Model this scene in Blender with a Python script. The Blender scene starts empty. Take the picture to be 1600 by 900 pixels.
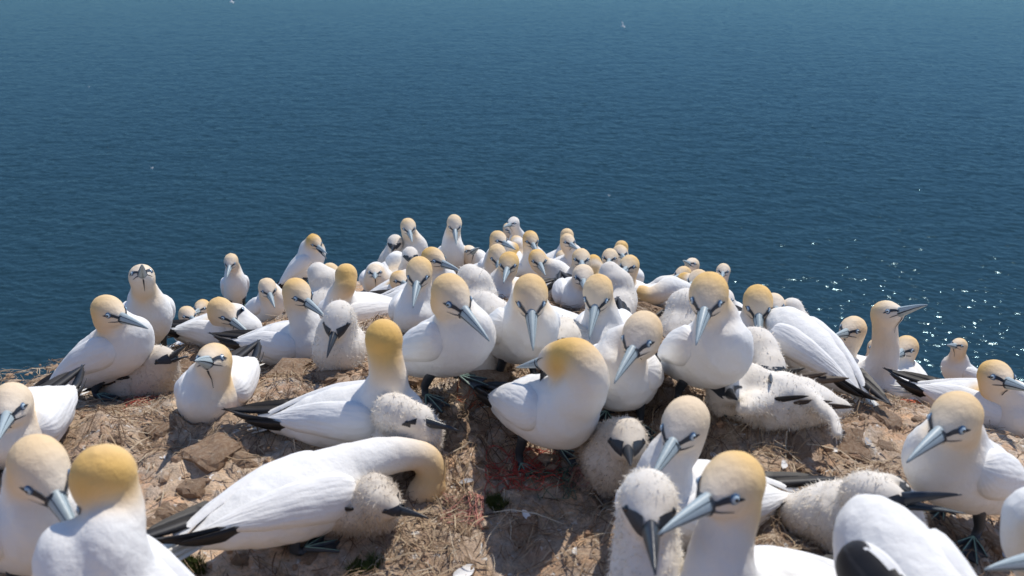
import bpy, bmesh, math, random
import numpy as np
from mathutils import Vector, Matrix
from mathutils.bvhtree import BVHTree

DEBUG = False
random.seed(7); RNG = np.random.default_rng(7)
SC = bpy.context.scene
COL = SC.collection

# ------------------------------------------------------------------ camera
FPX = 1400.0                      # focal length in pixels of the 1600 px wide photograph
HOR = -120.0                      # row of the sea horizon, above the frame
PITCH = math.atan((450 - HOR) / FPX)
ZC = 50.0                         # eye height over the sea
CAM = np.array([0.0, 0.0, ZC])
FWD = np.array([0, math.cos(PITCH), -math.sin(PITCH)])
UPV = np.array([0, math.sin(PITCH), math.cos(PITCH)])
RGT = np.array([1.0, 0, 0])
cd = bpy.data.cameras.new('camera'); co = bpy.data.objects.new('camera', cd); COL.objects.link(co)
cd.sensor_width = 36; cd.lens = FPX / 1600 * 36; cd.clip_start = .05; cd.clip_end = 60000
co.location = CAM; co.rotation_euler = (math.pi / 2 - PITCH, 0, 0)
cd.dof.use_dof = True; cd.dof.focus_distance = 2.9; cd.dof.aperture_fstop = 5.6
SC.camera = co

# ------------------------------------------------------------------ light
SUN_EL, SUN_AZ = math.radians(57), math.radians(33)     # azimuth from straight ahead (+Y) towards the right (+X)
w = bpy.data.worlds.new('World'); SC.world = w; w.use_nodes = True
nt = w.node_tree; nt.nodes.clear()
sky = nt.nodes.new('ShaderNodeTexSky'); sky.sky_type = 'NISHITA'; sky.sun_disc = False
sky.sun_elevation = SUN_EL; sky.sun_rotation = SUN_AZ; sky.air_density = .8; sky.dust_density = .0; sky.ozone_density = 2.0; sky.altitude = 2500
bg = nt.nodes.new('ShaderNodeBackground'); bg.inputs[1].default_value = .15
wo = nt.nodes.new('ShaderNodeOutputWorld')
nt.links.new(sky.outputs[0], bg.inputs[0]); nt.links.new(bg.outputs[0], wo.inputs[0])
sd = bpy.data.lights.new('sun', 'SUN'); so = bpy.data.objects.new('sun', sd); COL.objects.link(so)
sd.energy = 2.9; sd.angle = math.radians(.6); sd.color = (1, .95, .87)
sdir = Vector((math.sin(SUN_AZ) * math.cos(SUN_EL), math.cos(SUN_AZ) * math.cos(SUN_EL), math.sin(SUN_EL)))
so.rotation_euler = sdir.to_track_quat('Z', 'Y').to_euler()
so.location = (3, 6, 70)
SC.view_settings.view_transform = 'Standard'; SC.view_settings.look = 'None'
SC.view_settings.exposure = .50; SC.view_settings.gamma = 1
SC.render.engine = 'CYCLES'
SC.cycles.use_denoising = True
SC.cycles.max_bounces = 6; SC.cycles.diffuse_bounces = 3; SC.cycles.glossy_bounces = 2
SC.cycles.sample_clamp_indirect = 4

# ------------------------------------------------------------------ helpers
def unp(u, v, D):
    """point seen at photograph pixel (u, v), D metres away along the view axis"""
    return CAM + D * (FWD + RGT * (u - 800) / FPX - UPV * (v - 450) / FPX)
def ray(u, v):
    d = FWD + RGT * (u - 800) / FPX - UPV * (v - 450) / FPX
    return d / np.linalg.norm(d)
def nrm(a):
    a = np.asarray(a, float); return a / max(np.linalg.norm(a), 1e-9)
def smooth(a, b, x):
    t = np.clip((x - a) / (b - a), 0, 1); return t * t * (3 - 2 * t)
def hash2(ix, iy, seed):
    n = (ix.astype(np.int64) * 374761393 + iy.astype(np.int64) * 668265263 + seed * 1442695041) & 0xffffffff
    n = ((n ^ (n >> 13)) * 1274126177) & 0xffffffff
    n = (n ^ (n >> 16)) & 0xffffffff
    return n / 4294967295.0
def vnoise(x, y, seed=0):
    x = np.asarray(x, float); y = np.asarray(y, float)
    ix = np.floor(x); iy = np.floor(y); fx = x - ix; fy = y - iy
    fx = fx * fx * fx * (fx * (fx * 6 - 15) + 10); fy = fy * fy * fy * (fy * (fy * 6 - 15) + 10)
    a = hash2(ix, iy, seed); b = hash2(ix + 1, iy, seed); c = hash2(ix, iy + 1, seed); d = hash2(ix + 1, iy + 1, seed)
    return (a + (b - a) * fx) * (1 - fy) + (c + (d - c) * fx) * fy
def fbm(x, y, seed=0, octv=4, gain=.5):
    s = 0; a = 1; t = 0
    for k in range(octv):
        c, sn = math.cos(k * 1.1), math.sin(k * 1.1)
        s = s + a * vnoise((x * c - y * sn) * 2 ** k, (x * sn + y * c) * 2 ** k, seed + k * 17); t += a; a *= gain
    return s / t

def mesh_from(name, V, F, mats=(), smooth_shade=True, mi=None):
    me = bpy.data.meshes.new(name)
    me.from_pydata([tuple(map(float, v)) for v in V], [], F)
    for m in mats: me.materials.append(m)
    if mi is not None: me.polygons.foreach_set('material_index', np.asarray(mi, np.int32))
    me.polygons.foreach_set('use_smooth', [smooth_shade] * len(me.polygons))
    me.update(); return me
def link(name, data, parent=None, mat4=None):
    o = bpy.data.objects.new(name, data); COL.objects.link(o)
    if parent is not None: o.parent = parent
    if mat4 is not None: o.matrix_local = mat4
    return o
def tag(o, label=None, cat=None, group=None, kind=None):
    if label: o['label'] = label
    if cat: o['category'] = cat
    if group: o['group'] = group
    if kind: o['kind'] = kind
    return o
def fast_mesh(name, V, tris_or_quads, k, mats=(), smooth_shade=False):
    """numpy mesh, every face with k corners"""
    me = bpy.data.meshes.new(name); V = np.asarray(V, np.float32); F = np.asarray(tris_or_quads, np.int32)
    me.vertices.add(len(V)); me.vertices.foreach_set('co', V.ravel())
    me.loops.add(F.size); me.loops.foreach_set('vertex_index', F.ravel())
    me.polygons.add(len(F)); me.polygons.foreach_set('loop_start', np.arange(0, F.size, k, dtype=np.int32))
    me.polygons.foreach_set('use_smooth', np.full(len(F), smooth_shade))
    for m in mats: me.materials.append(m)
    me.update(calc_edges=True); me.validate(); return me

def new_mat(name):
    m = bpy.data.materials.new(name); m.use_nodes = True
    t = m.node_tree; b = t.nodes['Principled BSDF']; return m, t, b
def N(t, typ, **kw):
    n = t.nodes.new(typ)
    for k, v in kw.items():
        if k.startswith('i_'): n.inputs[k[2:]].default_value = v
        else: setattr(n, k, v)
    return n
def noise(t, scale, detail=4, rough=.55, vec=None, dist=0):
    n = N(t, 'ShaderNodeTexNoise'); n.inputs['Scale'].default_value = scale; n.inputs['Detail'].default_value = detail
    n.inputs['Roughness'].default_value = rough; n.inputs['Distortion'].default_value = dist
    if vec is not None: t.links.new(vec, n.inputs['Vector'])
    return n
def ramp(t, fac, stops):
    r = N(t, 'ShaderNodeValToRGB'); t.links.new(fac, r.inputs[0])
    while len(r.color_ramp.elements) < len(stops): r.color_ramp.elements.new(.5)
    for e, (p, c) in zip(r.color_ramp.elements, stops): e.position = p; e.color = (*c, 1) if len(c) == 3 else c
    return r
def mix(t, fac, a, b, mode='MIX'):
    m = N(t, 'ShaderNodeMix', data_type='RGBA', blend_type=mode)
    for s, v in ((0, fac), (6, a), (7, b)):
        if hasattr(v, 'links'): t.links.new(v, m.inputs[s])
        else: m.inputs[s].default_value = v if s == 0 else (*v, 1)
    return m.outputs[2]
def bump(t, b, h, strength, dist):
    n = N(t, 'ShaderNodeBump'); n.inputs['Strength'].default_value = strength; n.inputs['Distance'].default_value = dist
    t.links.new(h, n.inputs['Height']); t.links.new(n.outputs[0], b.inputs['Normal']); return n

# ------------------------------------------------------------------ materials
def plumage(name, white, ochre=None):
    m, t, b = new_mat(name)
    tc = N(t, 'ShaderNodeTexCoord').outputs['Object']
    n1 = noise(t, 9, 5, .6, tc); n2 = noise(t, 70, 4, .6, tc)
    c = mix(t, ramp(t, n1.outputs[0], [(.35, (0, 0, 0)), (.75, (.55,) * 3)]).outputs[0], white, tuple(x * y for x, y in zip(white, (.93, .90, .85))))
    if ochre:
        a = N(t, 'ShaderNodeAttribute', attribute_name='ochre'); ad = N(t, 'ShaderNodeAttribute', attribute_name='dirt_bounce')
        c = mix(t, ad.outputs['Fac'], c, (.50, .40, .29))  # belly beige: some soiling, with light bounced off the ground put into the colour
        c = mix(t, a.outputs['Fac'], c, ochre)
    t.links.new(c, b.inputs['Base Color']); b.inputs['Roughness'].default_value = .78
    b.inputs['Specular IOR Level'].default_value = .25
    mp = N(t, 'ShaderNodeMapping'); mp.inputs['Scale'].default_value = (1, 1, .55); t.links.new(tc, mp.inputs[0])
    vo = N(t, 'ShaderNodeTexVoronoi'); vo.inputs['Scale'].default_value = 62; t.links.new(mp.outputs[0], vo.inputs['Vector'])
    ad2 = N(t, 'ShaderNodeMath', operation='MULTIPLY_ADD'); ad2.inputs[1].default_value = .35
    t.links.new(vo.outputs['Distance'], ad2.inputs[0]); t.links.new(n2.outputs[0], ad2.inputs[2])
    bump(t, b, ad2.outputs[0], .45, .005)
    return m
M = {}
M['plumage'] = plumage('gannet_plumage', (.80, .785, .755), (.74, .45, .13))
def wing_material():
    m, t, b = new_mat('wing_plumage')
    uv = N(t, 'ShaderNodeUVMap').outputs[0]
    mp = N(t, 'ShaderNodeMapping'); mp.inputs['Scale'].default_value = (7, 13, 1); t.links.new(uv, mp.inputs[0])
    tc = N(t, 'ShaderNodeTexCoord').outputs['Object']
    vo = N(t, 'ShaderNodeTexVoronoi'); vo.inputs['Scale'].default_value = 1; t.links.new(mp.outputs[0], vo.inputs['Vector'])
    n1 = noise(t, 12, 4, .6, tc)
    c = mix(t, ramp(t, n1.outputs[0], [(.4, (0, 0, 0)), (.8, (.5,) * 3)]).outputs[0], (.81, .795, .77), (.73, .70, .65))
    t.links.new(c, b.inputs['Base Color']); b.inputs['Roughness'].default_value = .72; b.inputs['Specular IOR Level'].default_value = .25
    ad2 = N(t, 'ShaderNodeMath', operation='MULTIPLY_ADD'); ad2.inputs[1].default_value = .8
    n2 = noise(t, 60, 3, .6, tc)
    t.links.new(vo.outputs['Distance'], ad2.inputs[0]); t.links.new(n2.outputs[0], ad2.inputs[2])
    bump(t, b, ad2.outputs[0], .32, .005); return m
M['wing'] = wing_material()
def down_material(name, a, bcol):
    m, t, b = new_mat(name)
    tc = N(t, 'ShaderNodeTexCoord').outputs['Object']; n1 = noise(t, 14, 5, .65, tc)
    c = mix(t, ramp(t, n1.outputs[0], [(.38, (0, 0, 0)), (.68, (1, 1, 1))]).outputs[0], a, bcol)
    at = N(t, 'ShaderNodeAttribute', attribute_name='dirt_bounce'); c = mix(t, at.outputs['Fac'], c, (.42, .33, .23))
    t.links.new(c, b.inputs['Base Color']); b.inputs['Roughness'].default_value = .9; b.inputs['Specular IOR Level'].default_value = .1
    n2 = noise(t, 90, 4, .7, tc); bump(t, b, n2.outputs[0], .25, .006); return m
def strand_material(name, c):
    m, t, b = new_mat(name); t.nodes.remove(b)
    at = N(t, 'ShaderNodeAttribute', attribute_name='dirt_bounce'); cc = mix(t, at.outputs['Fac'], c, (.42, .33, .23))
    df = N(t, 'ShaderNodeBsdfDiffuse'); tr = N(t, 'ShaderNodeBsdfTranslucent'); ms = N(t, 'ShaderNodeMixShader'); ms.inputs[0].default_value = .5
    t.links.new(cc, df.inputs[0]); t.links.new(cc, tr.inputs[0]); t.links.new(df.outputs[0], ms.inputs[1]); t.links.new(tr.outputs[0], ms.inputs[2])
    t.links.new(ms.outputs[0], t.nodes['Material Output'].inputs['Surface']); return m
M['strand'] = strand_material('down_strand', (.88, .82, .73)); M['strand_brown'] = strand_material('down_strand_brownish', (.74, .67, .58))
M['down'] = down_material('chick_down', (.78, .73, .66), (.68, .61, .52))
M['down_brown'] = down_material('chick_down_brownish', (.66, .59, .50), (.50, .43, .35))
def plain(name, c, rough=.5, spec=.5, var=.15, scale=60, bs=.2):
    m, t, b = new_mat(name)
    tc = N(t, 'ShaderNodeTexCoord').outputs['Object']; n = noise(t, scale, 4, .6, tc)
    cc = mix(t, n.outputs[0], tuple(x * (1 - var) for x in c), tuple(min(1, x * (1 + var)) for x in c))
    t.links.new(cc, b.inputs['Base Color']); b.inputs['Roughness'].default_value = rough; b.inputs['Specular IOR Level'].default_value = spec
    bump(t, b, n.outputs[0], bs, .002); return m
M['bill'] = plain('bill_horn', (.36, .425, .44), .42, .4, .10, 120)
M['bill_line'] = plain('bill_line', (.03, .045, .06), .5)
M['black_bill'] = plain('chick_bill', (.025, .028, .034), .32, .5)
M['mask'] = plain('bare_face_skin', (.018, .024, .034), .5)
M['black'] = plain('black_primary_feather', (.018, .016, .016), .55, .4, .3)
M['dark_brown'] = plain('brown_feather', (.06, .042, .032), .6, .3, .3)
M['tail'] = plain('tail_feather', (.74, .71, .64), .7, .2, .08)
M['web'] = plain('foot_web', (.035, .042, .05), .5, .5, .3)
M['toe_line'] = plain('toe_line', (.26, .42, .34), .5)
M['iris'] = plain('eye_iris', (.42, .52, .58), .15, .6, .05)
M['eyering'] = plain('eye_ring', (.04, .10, .19), .4)
M['pupil'] = plain('eye_pupil', (.004,) * 3, .1, .8, 0)
M['feather'] = plain('loose_feather', (.74, .72, .69), .75, .2, .1)
M['feather_grey'] = plain('loose_feather_grey', (.36, .36, .37), .75, .2, .2)
M['rope_red'] = plain('rope_red', (.50, .075, .05), .7)
M['rope_orange'] = plain('rope_orange', (.62, .16, .07), .7)
M['rope_pink'] = plain('rope_pink', (.55, .24, .19), .8)
M['rope_blue'] = plain('rope_blue', (.05, .17, .36), .7)
M['rope_green'] = plain('rope_green', (.10, .15, .10), .8)
M['moss'] = plain('moss', (.08, .10, .03), .9, .1, .4)

def straw_material():
    m, t, b = new_mat('straw')
    oi = N(t, 'ShaderNodeAttribute', attribute_name='tone')
    r = ramp(t, oi.outputs['Fac'], [(0, (.07, .046, .033)), (.3, (.19, .12, .075)), (.65, (.40, .29, .18)), (1, (.60, .51, .38))])
    t.links.new(r.outputs[0], b.inputs['Base Color']); b.inputs['Roughness'].default_value = .8; b.inputs['Specular IOR Level'].default_value = .2
    return m
M['straw'] = straw_material()
def ground_material():
    m, t, b = new_mat('sandstone_and_guano')
    tc = N(t, 'ShaderNodeTexCoord').outputs['Object']
    at = N(t, 'ShaderNodeAttribute', attribute_name='soil'); cl = N(t, 'ShaderNodeAttribute', attribute_name='cliff')
    nA = noise(t, 5, 7, .65, tc, .4); nB = noise(t, 22, 7, .7, tc, .3); nC = noise(t, 3.1, 6, .7, tc, 1.2); nD = noise(t, 130, 5, .7, tc)
    rock = ramp(t, nA.outputs[0], [(.30, (.44, .29, .21)), (.46, (.65, .41, .245)), (.60, (.70, .54, .38)), (.75, (.62, .35, .21))])
    rk = mix(t, ramp(t, nB.outputs[0], [(.40, (0,) * 3), (.62, (1,) * 3)]).outputs[0], rock.outputs[0], (.56, .47, .38))
    soil = ramp(t, nB.outputs[0], [(.30, (.085, .058, .044)), (.45, (.22, .145, .095)), (.58, (.40, .285, .20)), (.8, (.56, .46, .36))])
    fa = N(t, 'ShaderNodeMath', operation='MULTIPLY_ADD', use_clamp=True); fa.inputs[1].default_value = .9
    t.links.new(nB.outputs[0], fa.inputs[0])
    sb = N(t, 'ShaderNodeMath', operation='SUBTRACT'); t.links.new(at.outputs['Fac'], sb.inputs[0]); sb.inputs[1].default_value = .51
    t.links.new(sb.outputs[0], fa.inputs[2])
    c = mix(t, ramp(t, fa.outputs[0], [(.30, (0,) * 3), (.62, (1,) * 3)]).outputs[0], rk, soil.outputs[0])
    guano = ramp(t, nC.outputs[0], [(.52, (0,) * 3), (.66, (1,) * 3)])
    gm = N(t, 'ShaderNodeMath', operation='MULTIPLY'); t.links.new(guano.outputs[0], gm.inputs[0])
    t.links.new(ramp(t, nB.outputs[0], [(.42, (0,) * 3), (.6, (.85,) * 3)]).outputs[0], gm.inputs[1])
    c = mix(t, gm.outputs[0], c, (.66, .61, .53))
    sp = ramp(t, nD.outputs[0], [(.30, (.55,) * 3), (.5, (1,) * 3), (.72, (1.2,) * 3)])
    c = mix(t, 1.0, c, sp.outputs[0], 'MULTIPLY')
    nE = noise(t, 48, 3, .5, tc, .6); c = mix(t, ramp(t, nE.outputs[0], [(.64, (0,) * 3), (.70, (.9,) * 3)]).outputs[0], c, (.72, .68, .62))
    c = mix(t, cl.outputs['Fac'], c, mix(t, nA.outputs[0], (.20, .075, .05), (.36, .16, .10)))
    t.links.new(c, b.inputs['Base Color']); b.inputs['Roughness'].default_value = .92; b.inputs['Specular IOR Level'].default_value = .15
    hh = N(t, 'ShaderNodeMath', operation='MULTIPLY_ADD'); hh.inputs[1].default_value = .35
    t.links.new(nD.outputs[0], hh.inputs[0]); t.links.new(nB.outputs[0], hh.inputs[2])
    bump(t, b, hh.outputs[0], .8, .015); return m
M['ground'] = ground_material()
def stone_material():
    m, t, b = new_mat('sandstone')
    tc = N(t, 'ShaderNodeTexCoord').outputs['Object']
    oi = N(t, 'ShaderNodeObjectInfo')
    nA = noise(t, 14, 6, .7, tc); nB = noise(t, 80, 5, .7, tc)
    r = ramp(t, nA.outputs[0], [(.3, (.24, .14, .09)), (.5, (.42, .28, .18)), (.7, (.55, .46, .36))])
    c = mix(t, oi.outputs['Random'], r.outputs[0], (.36, .25, .17)); c = mix(t, .5, r.outputs[0], c)
    t.links.new(c, b.inputs['Base Color']); b.inputs['Roughness'].default_value = .9; b.inputs['Specular IOR Level'].default_value = .15
    bump(t, b, nB.outputs[0], .8, .01); return m
M['stone'] = stone_material()
def sea_material():
    m, t, b = new_mat('sea_water')
    tc = N(t, 'ShaderNodeTexCoord').outputs['Object']
    big = noise(t, .008, 4, .6, tc); rip = noise(t, 2.2, 3, .6, tc)
    c = mix(t, big.outputs[0], (.0125, .035, .049), (.018, .047, .064))
    t.nodes.remove(b)
    bn = N(t, 'ShaderNodeBump'); bn.inputs['Strength'].default_value = 1.0; bn.inputs['Distance'].default_value = .05; t.links.new(rip.outputs[0], bn.inputs['Height'])
    df = N(t, 'ShaderNodeBsdfDiffuse'); t.links.new(c, df.inputs['Color']); t.links.new(bn.outputs[0], df.inputs['Normal'])
    gl = N(t, 'ShaderNodeBsdfGlossy'); gl.inputs['Color'].default_value = (.54, .80, .88, 1); gl.inputs['Roughness'].default_value = .09; t.links.new(bn.outputs[0], gl.inputs['Normal'])
    fr = N(t, 'ShaderNodeFresnel'); fr.inputs['IOR'].default_value = 1.333; t.links.new(bn.outputs[0], fr.inputs['Normal'])
    fm = N(t, 'ShaderNodeMath', operation='MULTIPLY'); fm.inputs[1].default_value = .22
    pw = N(t, 'ShaderNodeMath', operation='POWER'); pw.inputs[1].default_value = .7; t.links.new(fr.outputs[0], pw.inputs[0]); t.links.new(pw.outputs[0], fm.inputs[0])
    ms = N(t, 'ShaderNodeMixShader'); t.links.new(fm.outputs[0], ms.inputs[0]); t.links.new(df.outputs[0], ms.inputs[1]); t.links.new(gl.outputs[0], ms.inputs[2])
    t.links.new(ms.outputs[0], t.nodes['Material Output'].inputs['Surface']); return m
M['sea'] = sea_material()

# ------------------------------------------------------------------ the birds, one row each
# key, kind (adult / chick), base pixel, head distance, yaw (0 faces the camera, 90 faces right, 180 away), posture,
# head pixel, bill tip pixel, options, label
B = []
def row(key, kind, base, D, yaw, post, head, tip, label, **o): B.append(dict(key=key, kind=kind, base=base, D=D, yaw=yaw, post=post, head=head, tip=tip, label=label, **o))
A, C_ = 'adult', 'chick'
# left side
row('A1', A, (165, 622), 2.35, 58, 'stand', (170, 487), (227, 506), 'standing gannet at the left edge of the cliff, bill pointing right, chick behind it', w=1, och=.75)
row('A2', A, (238, 556), 2.75, 8, 'stand', (222, 434), (221, 409), 'upright gannet at left holding its bill up at the camera, behind the gaping chick', w=1, pitch=50, up=1, och=.45)
row('A3', C_, (222, 620), 2.45, 60, 'sit', (255, 566), (287, 545), 'dirty downy chick with black open bill crouching below the upright gannet at left', w=1, gape=1, brown=1)
row('A4', A, (371, 484), 4.9, 5, 'stand', (361, 409), (354, 431), 'small far gannet standing alone on the left rim against the sea', w=1, pitch=58, och=.35)
row('A5', A, (290, 550), 4.0, 55, 'sit', (293, 493), (312, 503), 'gannet with bill pointing right just right of the gannet that holds its bill up', och=.6)
row('A6', A, (322, 545), 4.3, -60, 'sit', (316, 482), (298, 490), 'far gannet whose ochre nape shows between two nearer heads at the left', och=.9)
row('A7', A, (350, 560), 2.85, 48, 'sit', (346, 487), (397, 524), 'gannet lowering its long bill right, behind the plump white sitting gannet at left', och=.8)
row('A8', A, (350, 640), 2.0, -22, 'sit', (334, 566), (307, 556), 'plump white gannet sitting on bare rock at left with face turned to the camera', w=1, och=.9, up=1)
row('A9', A, (50, 690), 1.75, -28, 'sit', (18, 634), (-3, 676), 'white gannet cut by the left frame edge, sitting with raised dark wing tip', och=.45)
# bottom left
row('B1', A, (75, 960), 1.30, 20, 'stand', (62, 733), (131, 847), 'large gannet in the bottom left corner with bill pointing down to the right', och=.4)
row('B2', A, (292, 1215), 1.25, -120, 'stand', (163, 752), (134, 828), 'ochre-necked gannet at bottom left with head bowed seen from behind', och=1.1, away=1, pitch=54, flat=.45)
row('C1', A, (456, 852), 1.50, 118, 'stand', (664, 766), (606, 824), 'big white gannet bending its arched ochre neck to the ground over a chick', w=1, och=1.0, pitch=-3, pref=(.25, -.02, -.03), arch=2, sc=1.02, oz=.094, away=1, flat=.5, hs=.84)
row('C2', A, (552, 690), 1.80, 66, 'sit', (600, 533), (606, 560), 'sitting gannet with bright orange head turned away, beside the black-billed chick', w=1, och=1.25, away=1)
row('C3', C_, (632, 735), 1.78, 75, 'sit', (621, 648), (699, 664), 'white downy chick with shiny black bill pointing right in front of orange-headed gannet', bills=.95, hs=1.38, pref=(.06, .10, 0), sc=.74, flat=.4)
row('C4', C_, (562, 820), 1.72, 70, 'sit', (596, 788), (640, 798), 'downy chick crouching under the arched neck of the big bending gannet', w=1, brown=1, sc=.72, flat=.3)
# centre
row('D1', A, (685, 614), 1.92, 42, 'stand', (705, 462), (763, 523), 'standing gannet in the centre with long bill pointing down right and webbed feet showing', w=1, och=.85)
row('D2', A, (805, 594), 2.0, 22, 'stand', (829, 462), (833, 538), 'gannet with big smooth ochre crown and bill pointing straight down, right of centre', w=1, och=.85)
row('D3', A, (838, 717), 1.74, 34, 'stand', (874, 561), (808, 576), 'round white gannet preening, orange head tucked over its back, standing on red netting', w=1, och=1.2, pref=(.05, .165, .0), pitch=24, neckout=1, away=1, crown=1, hs=.93)
row('D4', A, (975, 664), 1.92, -14, 'stand', (1003, 523), (962, 587), 'gannet standing over a brown chick with pale bill pointing down left', w=1, och=.5)
row('D5', A, (1085, 630), 2.0, 28, 'stand', (1107, 462), (1089, 527), 'tall gannet showing the top of its bowed ochre head, bill against its breast', w=1, och=.9)
row('E1', C_, (957, 745), 1.72, 10, 'sit', (978, 688), (985, 716), 'brownish downy chick huddled under the standing pale-billed gannet', w=1, brown=1)
row('E2', A, (1085, 850), 1.50, -55, 'sit', (1070, 663), (1018, 741), 'white-headed gannet behind the two bottom right-hand birds, bill pointing down left', och=.35)
row('E3', C_, (1003, 985), 1.18, 8, 'sit', (1013, 787), (1023, 872), 'large white downy chick at the bottom with black bill tucked down on its breast', bills=1.15)
row('E4', A, (1185, 1000), 1.14, -48, 'sit', (1142, 760), (1040, 817), 'large ochre-headed gannet at the bottom with grey bill pointing left over the chick', och=.85)
row('F1', A, (1392, 1225), 1.12, -136, 'stand', (1390, 1050), (1390, 1110), 'white rounded back with black wing feathers at the bottom right, head out of view', och=.8, pitch=20, pref=(.20, .02, 0), away=1, blackwing=1, sc=.9)
row('F2', A, (1502, 828), 1.58, -32, 'stand', (1492, 655), (1423, 709), 'gannet standing at the right with webbed feet, bill pointing down left', w=1, och=.7)
row('F3', C_, (1325, 850), 1.44, 75, 'sit', (1362, 778), (1446, 778), 'fluffy chick at lower right with its black bill open', w=1, gape=1, flat=.35, bills=1.15)
row('F4', A, (1730, 1010), 1.12, -70, 'stand', (1668, 866), (1556, 876), 'pale bill tip entering the frame at the lower right edge', och=.7)
row('G1', A, (1262, 613), 2.02, -134, 'stand', (1216, 566), (1208, 610), 'big white gannet leaning down left with its black wing tips pointing right', w=1, och=.6, pitch=15, oz=.13, pref=(.15, .02, 0), arch=3, away=1, sc=.90)
row('G2', A, (1162, 556), 2.25, 14, 'sit', (1184, 473), (1188, 533), 'gannet bowing its ochre head, bill straight down, left of the big leaning white gannet', w=.6, och=1.0)
row('G3', C_, (1172, 590), 2.2, 0, 'sit', (1200, 575), (1205, 590), 'greyish downy chick lying under the bowing gannet', w=.6)
row('G4', C_, (1212, 655), 1.92, -85, 'lie', (1133, 608), (1150, 616), 'white downy chick sprawled on the ground with one bare wing stretched out right', w=1,
    arms=[((1160, 628, 1.86), (1158, 640, 1.80), .024), ((1235, 605, 1.92), (1272, 628, 1.86), (1303, 655, 1.80), (1309, 684, 1.76), .016)])
# right side
row('H1', A, (1318, 632), 2.7, 74, 'sit', (1386, 492), (1442, 472), 'long-necked gannet at the right raising its bill up to the right against the sea', w=1, och=.55, up=1, pitch=4, pref=(.16, .18, 0))
row('H2', A, (1530, 668), 1.95, 62, 'sit', (1556, 590), (1608, 604), 'large golden-headed gannet sitting at the right frame edge, black wing tips to the left', w=1, och=1.1)
row('H3', A, (1345, 602), 2.7, -68, 'sit', (1332, 516), (1303, 521), 'gannet with head turned left behind the long-necked gannet at the right', och=.6)
row('H4', A, (1410, 606), 2.9, -150, 'sit', (1415, 545), (1396, 556), 'ochre crown just right of the long-necked gannet, face turned away', och=1.0)
row('H4b', A, (1366, 598), 3.6, -15, 'sit', (1370, 545), (1366, 556), 'tiny white face peeping between two gannets at the right', och=.6)
row('H5', A, (1507, 604), 4.0, -50, 'stand', (1498, 541), (1481, 536), 'small far gannet head with bill pointing left above the golden-headed sitting gannet', och=.75, sc=.9)
row('I1', A, (1118, 498), 4.9, -10, 'stand', (1130, 424), (1128, 432), 'tiny far gannet with thin neck facing the camera on the right rim', och=.3, up=1)
row('I2', A, (1088, 472), 4.7, -55, 'stand', (1081, 415), (1068, 404), 'far gannet tilting its bill up left at the right end of the far crowd', och=.35, up=1)
row('I3', A, (1048, 478), 4.2, -70, 'sit', (1067, 430), (1046, 434), 'far gannet with pale bill pointing left, leftmost of the cluster at the right rim', och=.7)
row('I4', A, (1094, 500), 3.5, -52, 'sit', (1090, 438), (1063, 454), 'gannet with bill pointing down left, directly left of the tall bowed ochre head', och=.6)
row('I5', A, (1072, 486), 3.9, 160, 'sit', (1070, 441), (1074, 452), 'ochre nape behind the cluster of left-looking gannets on the right rim', och=.9, away=1)
row('I6', C_, (1062, 528), 2.7, 160, 'sit', (1062, 478), (1066, 486), 'greyish white downy chick seen from behind, left of the tall bowed gannet', away=1)
row('I6b', A, (1024, 500), 3.45, 75, 'sit', (1003, 462), (993, 474), 'ochre-naped gannet lying with black wing feathers, at the right of the upright white chick', och=.8, away=1, sc=.92)
row('I7', A, (1212, 530), 3.0, 55, 'sit', (1209, 478), (1220, 490), 'white head and bill half hidden behind the bowing ochre-headed gannet on the right', och=.3)
row('I8', C_, (1240, 540), 3.0, 170, 'sit', (1237, 485), (1240, 492), 'round white chick head above the back of the big leaning gannet', away=1)
row('I9', A, (1133, 518), 3.3, 10, 'sit', (1131, 469), (1133, 480), 'gannet half hidden right of the tall bowed ochre head, dark wing tip raised', och=.2)
# centre right
row('J1', A, (945, 552), 2.45, -6, 'sit', (934, 458), (921, 522), 'gannet facing the camera with long bill down the breast, left of the lying black-winged bird', w=.8, och=.7)
row('J2', A, (868, 556), 2.45, -105, 'sit', (896, 552), (888, 566), 'white back of a gannet lying between two front-facing gannets right of centre', och=.4, pref=(.05, .06, 0))
row('J4', C_, (905, 578), 2.25, -55, 'sit', (884, 532), (855, 537), 'grey downy chick with black bill tip pointing left behind the preening gannet', w=.5)
row('J3', A, (898, 494), 3.1, 12, 'sit', (911, 433), (914, 450), 'white-crowned gannet looking at the camera behind the long-billed front-facing gannet', och=.4)
row('J5', A, (895, 460), 3.6, 4, 'sit', (908, 405), (911, 419), 'ochre-crowned gannet directly behind the white-crowned one, bill hidden', och=.85)
row('J6', C_, (963, 480), 3.0, 178, 'sit', (953, 429), (953, 440), 'upright pure white chick seen from behind in the crowd right of centre', away=1)
row('J7', A, (985, 478), 3.4, -35, 'sit', (983, 416), (968, 427), 'gannet at the right of the far crowd, orange nape, bill pointing down left', och=1.0)
row('J8', A, (952, 442), 4.1, -5, 'sit', (953, 403), (949, 414), 'far gannet with bowed pale head just behind the upright white chick', och=.5)
row('J9', A, (968, 434), 4.4, 45, 'sit', (969, 396), (979, 404), 'far gannet with bill pointing down right at the right of the back row', och=.7)
row('J10', A, (968, 428), 4.9, 170, 'sit', (971, 388), (974, 396), 'farthest ochre crown at the right end of the back row', och=1.0, away=1)
row('J11', A, (935, 455), 4.0, -160, 'sit', (927, 413), (924, 424), 'bright orange nape seen from behind in the back of the crowd', och=1.3, away=1)
row('K1', A, (884, 420), 4.6, 45, 'sit', (887, 378), (903, 387), 'far gannet in the back row with bill to the lower right, pale neck below', och=.7)
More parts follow.
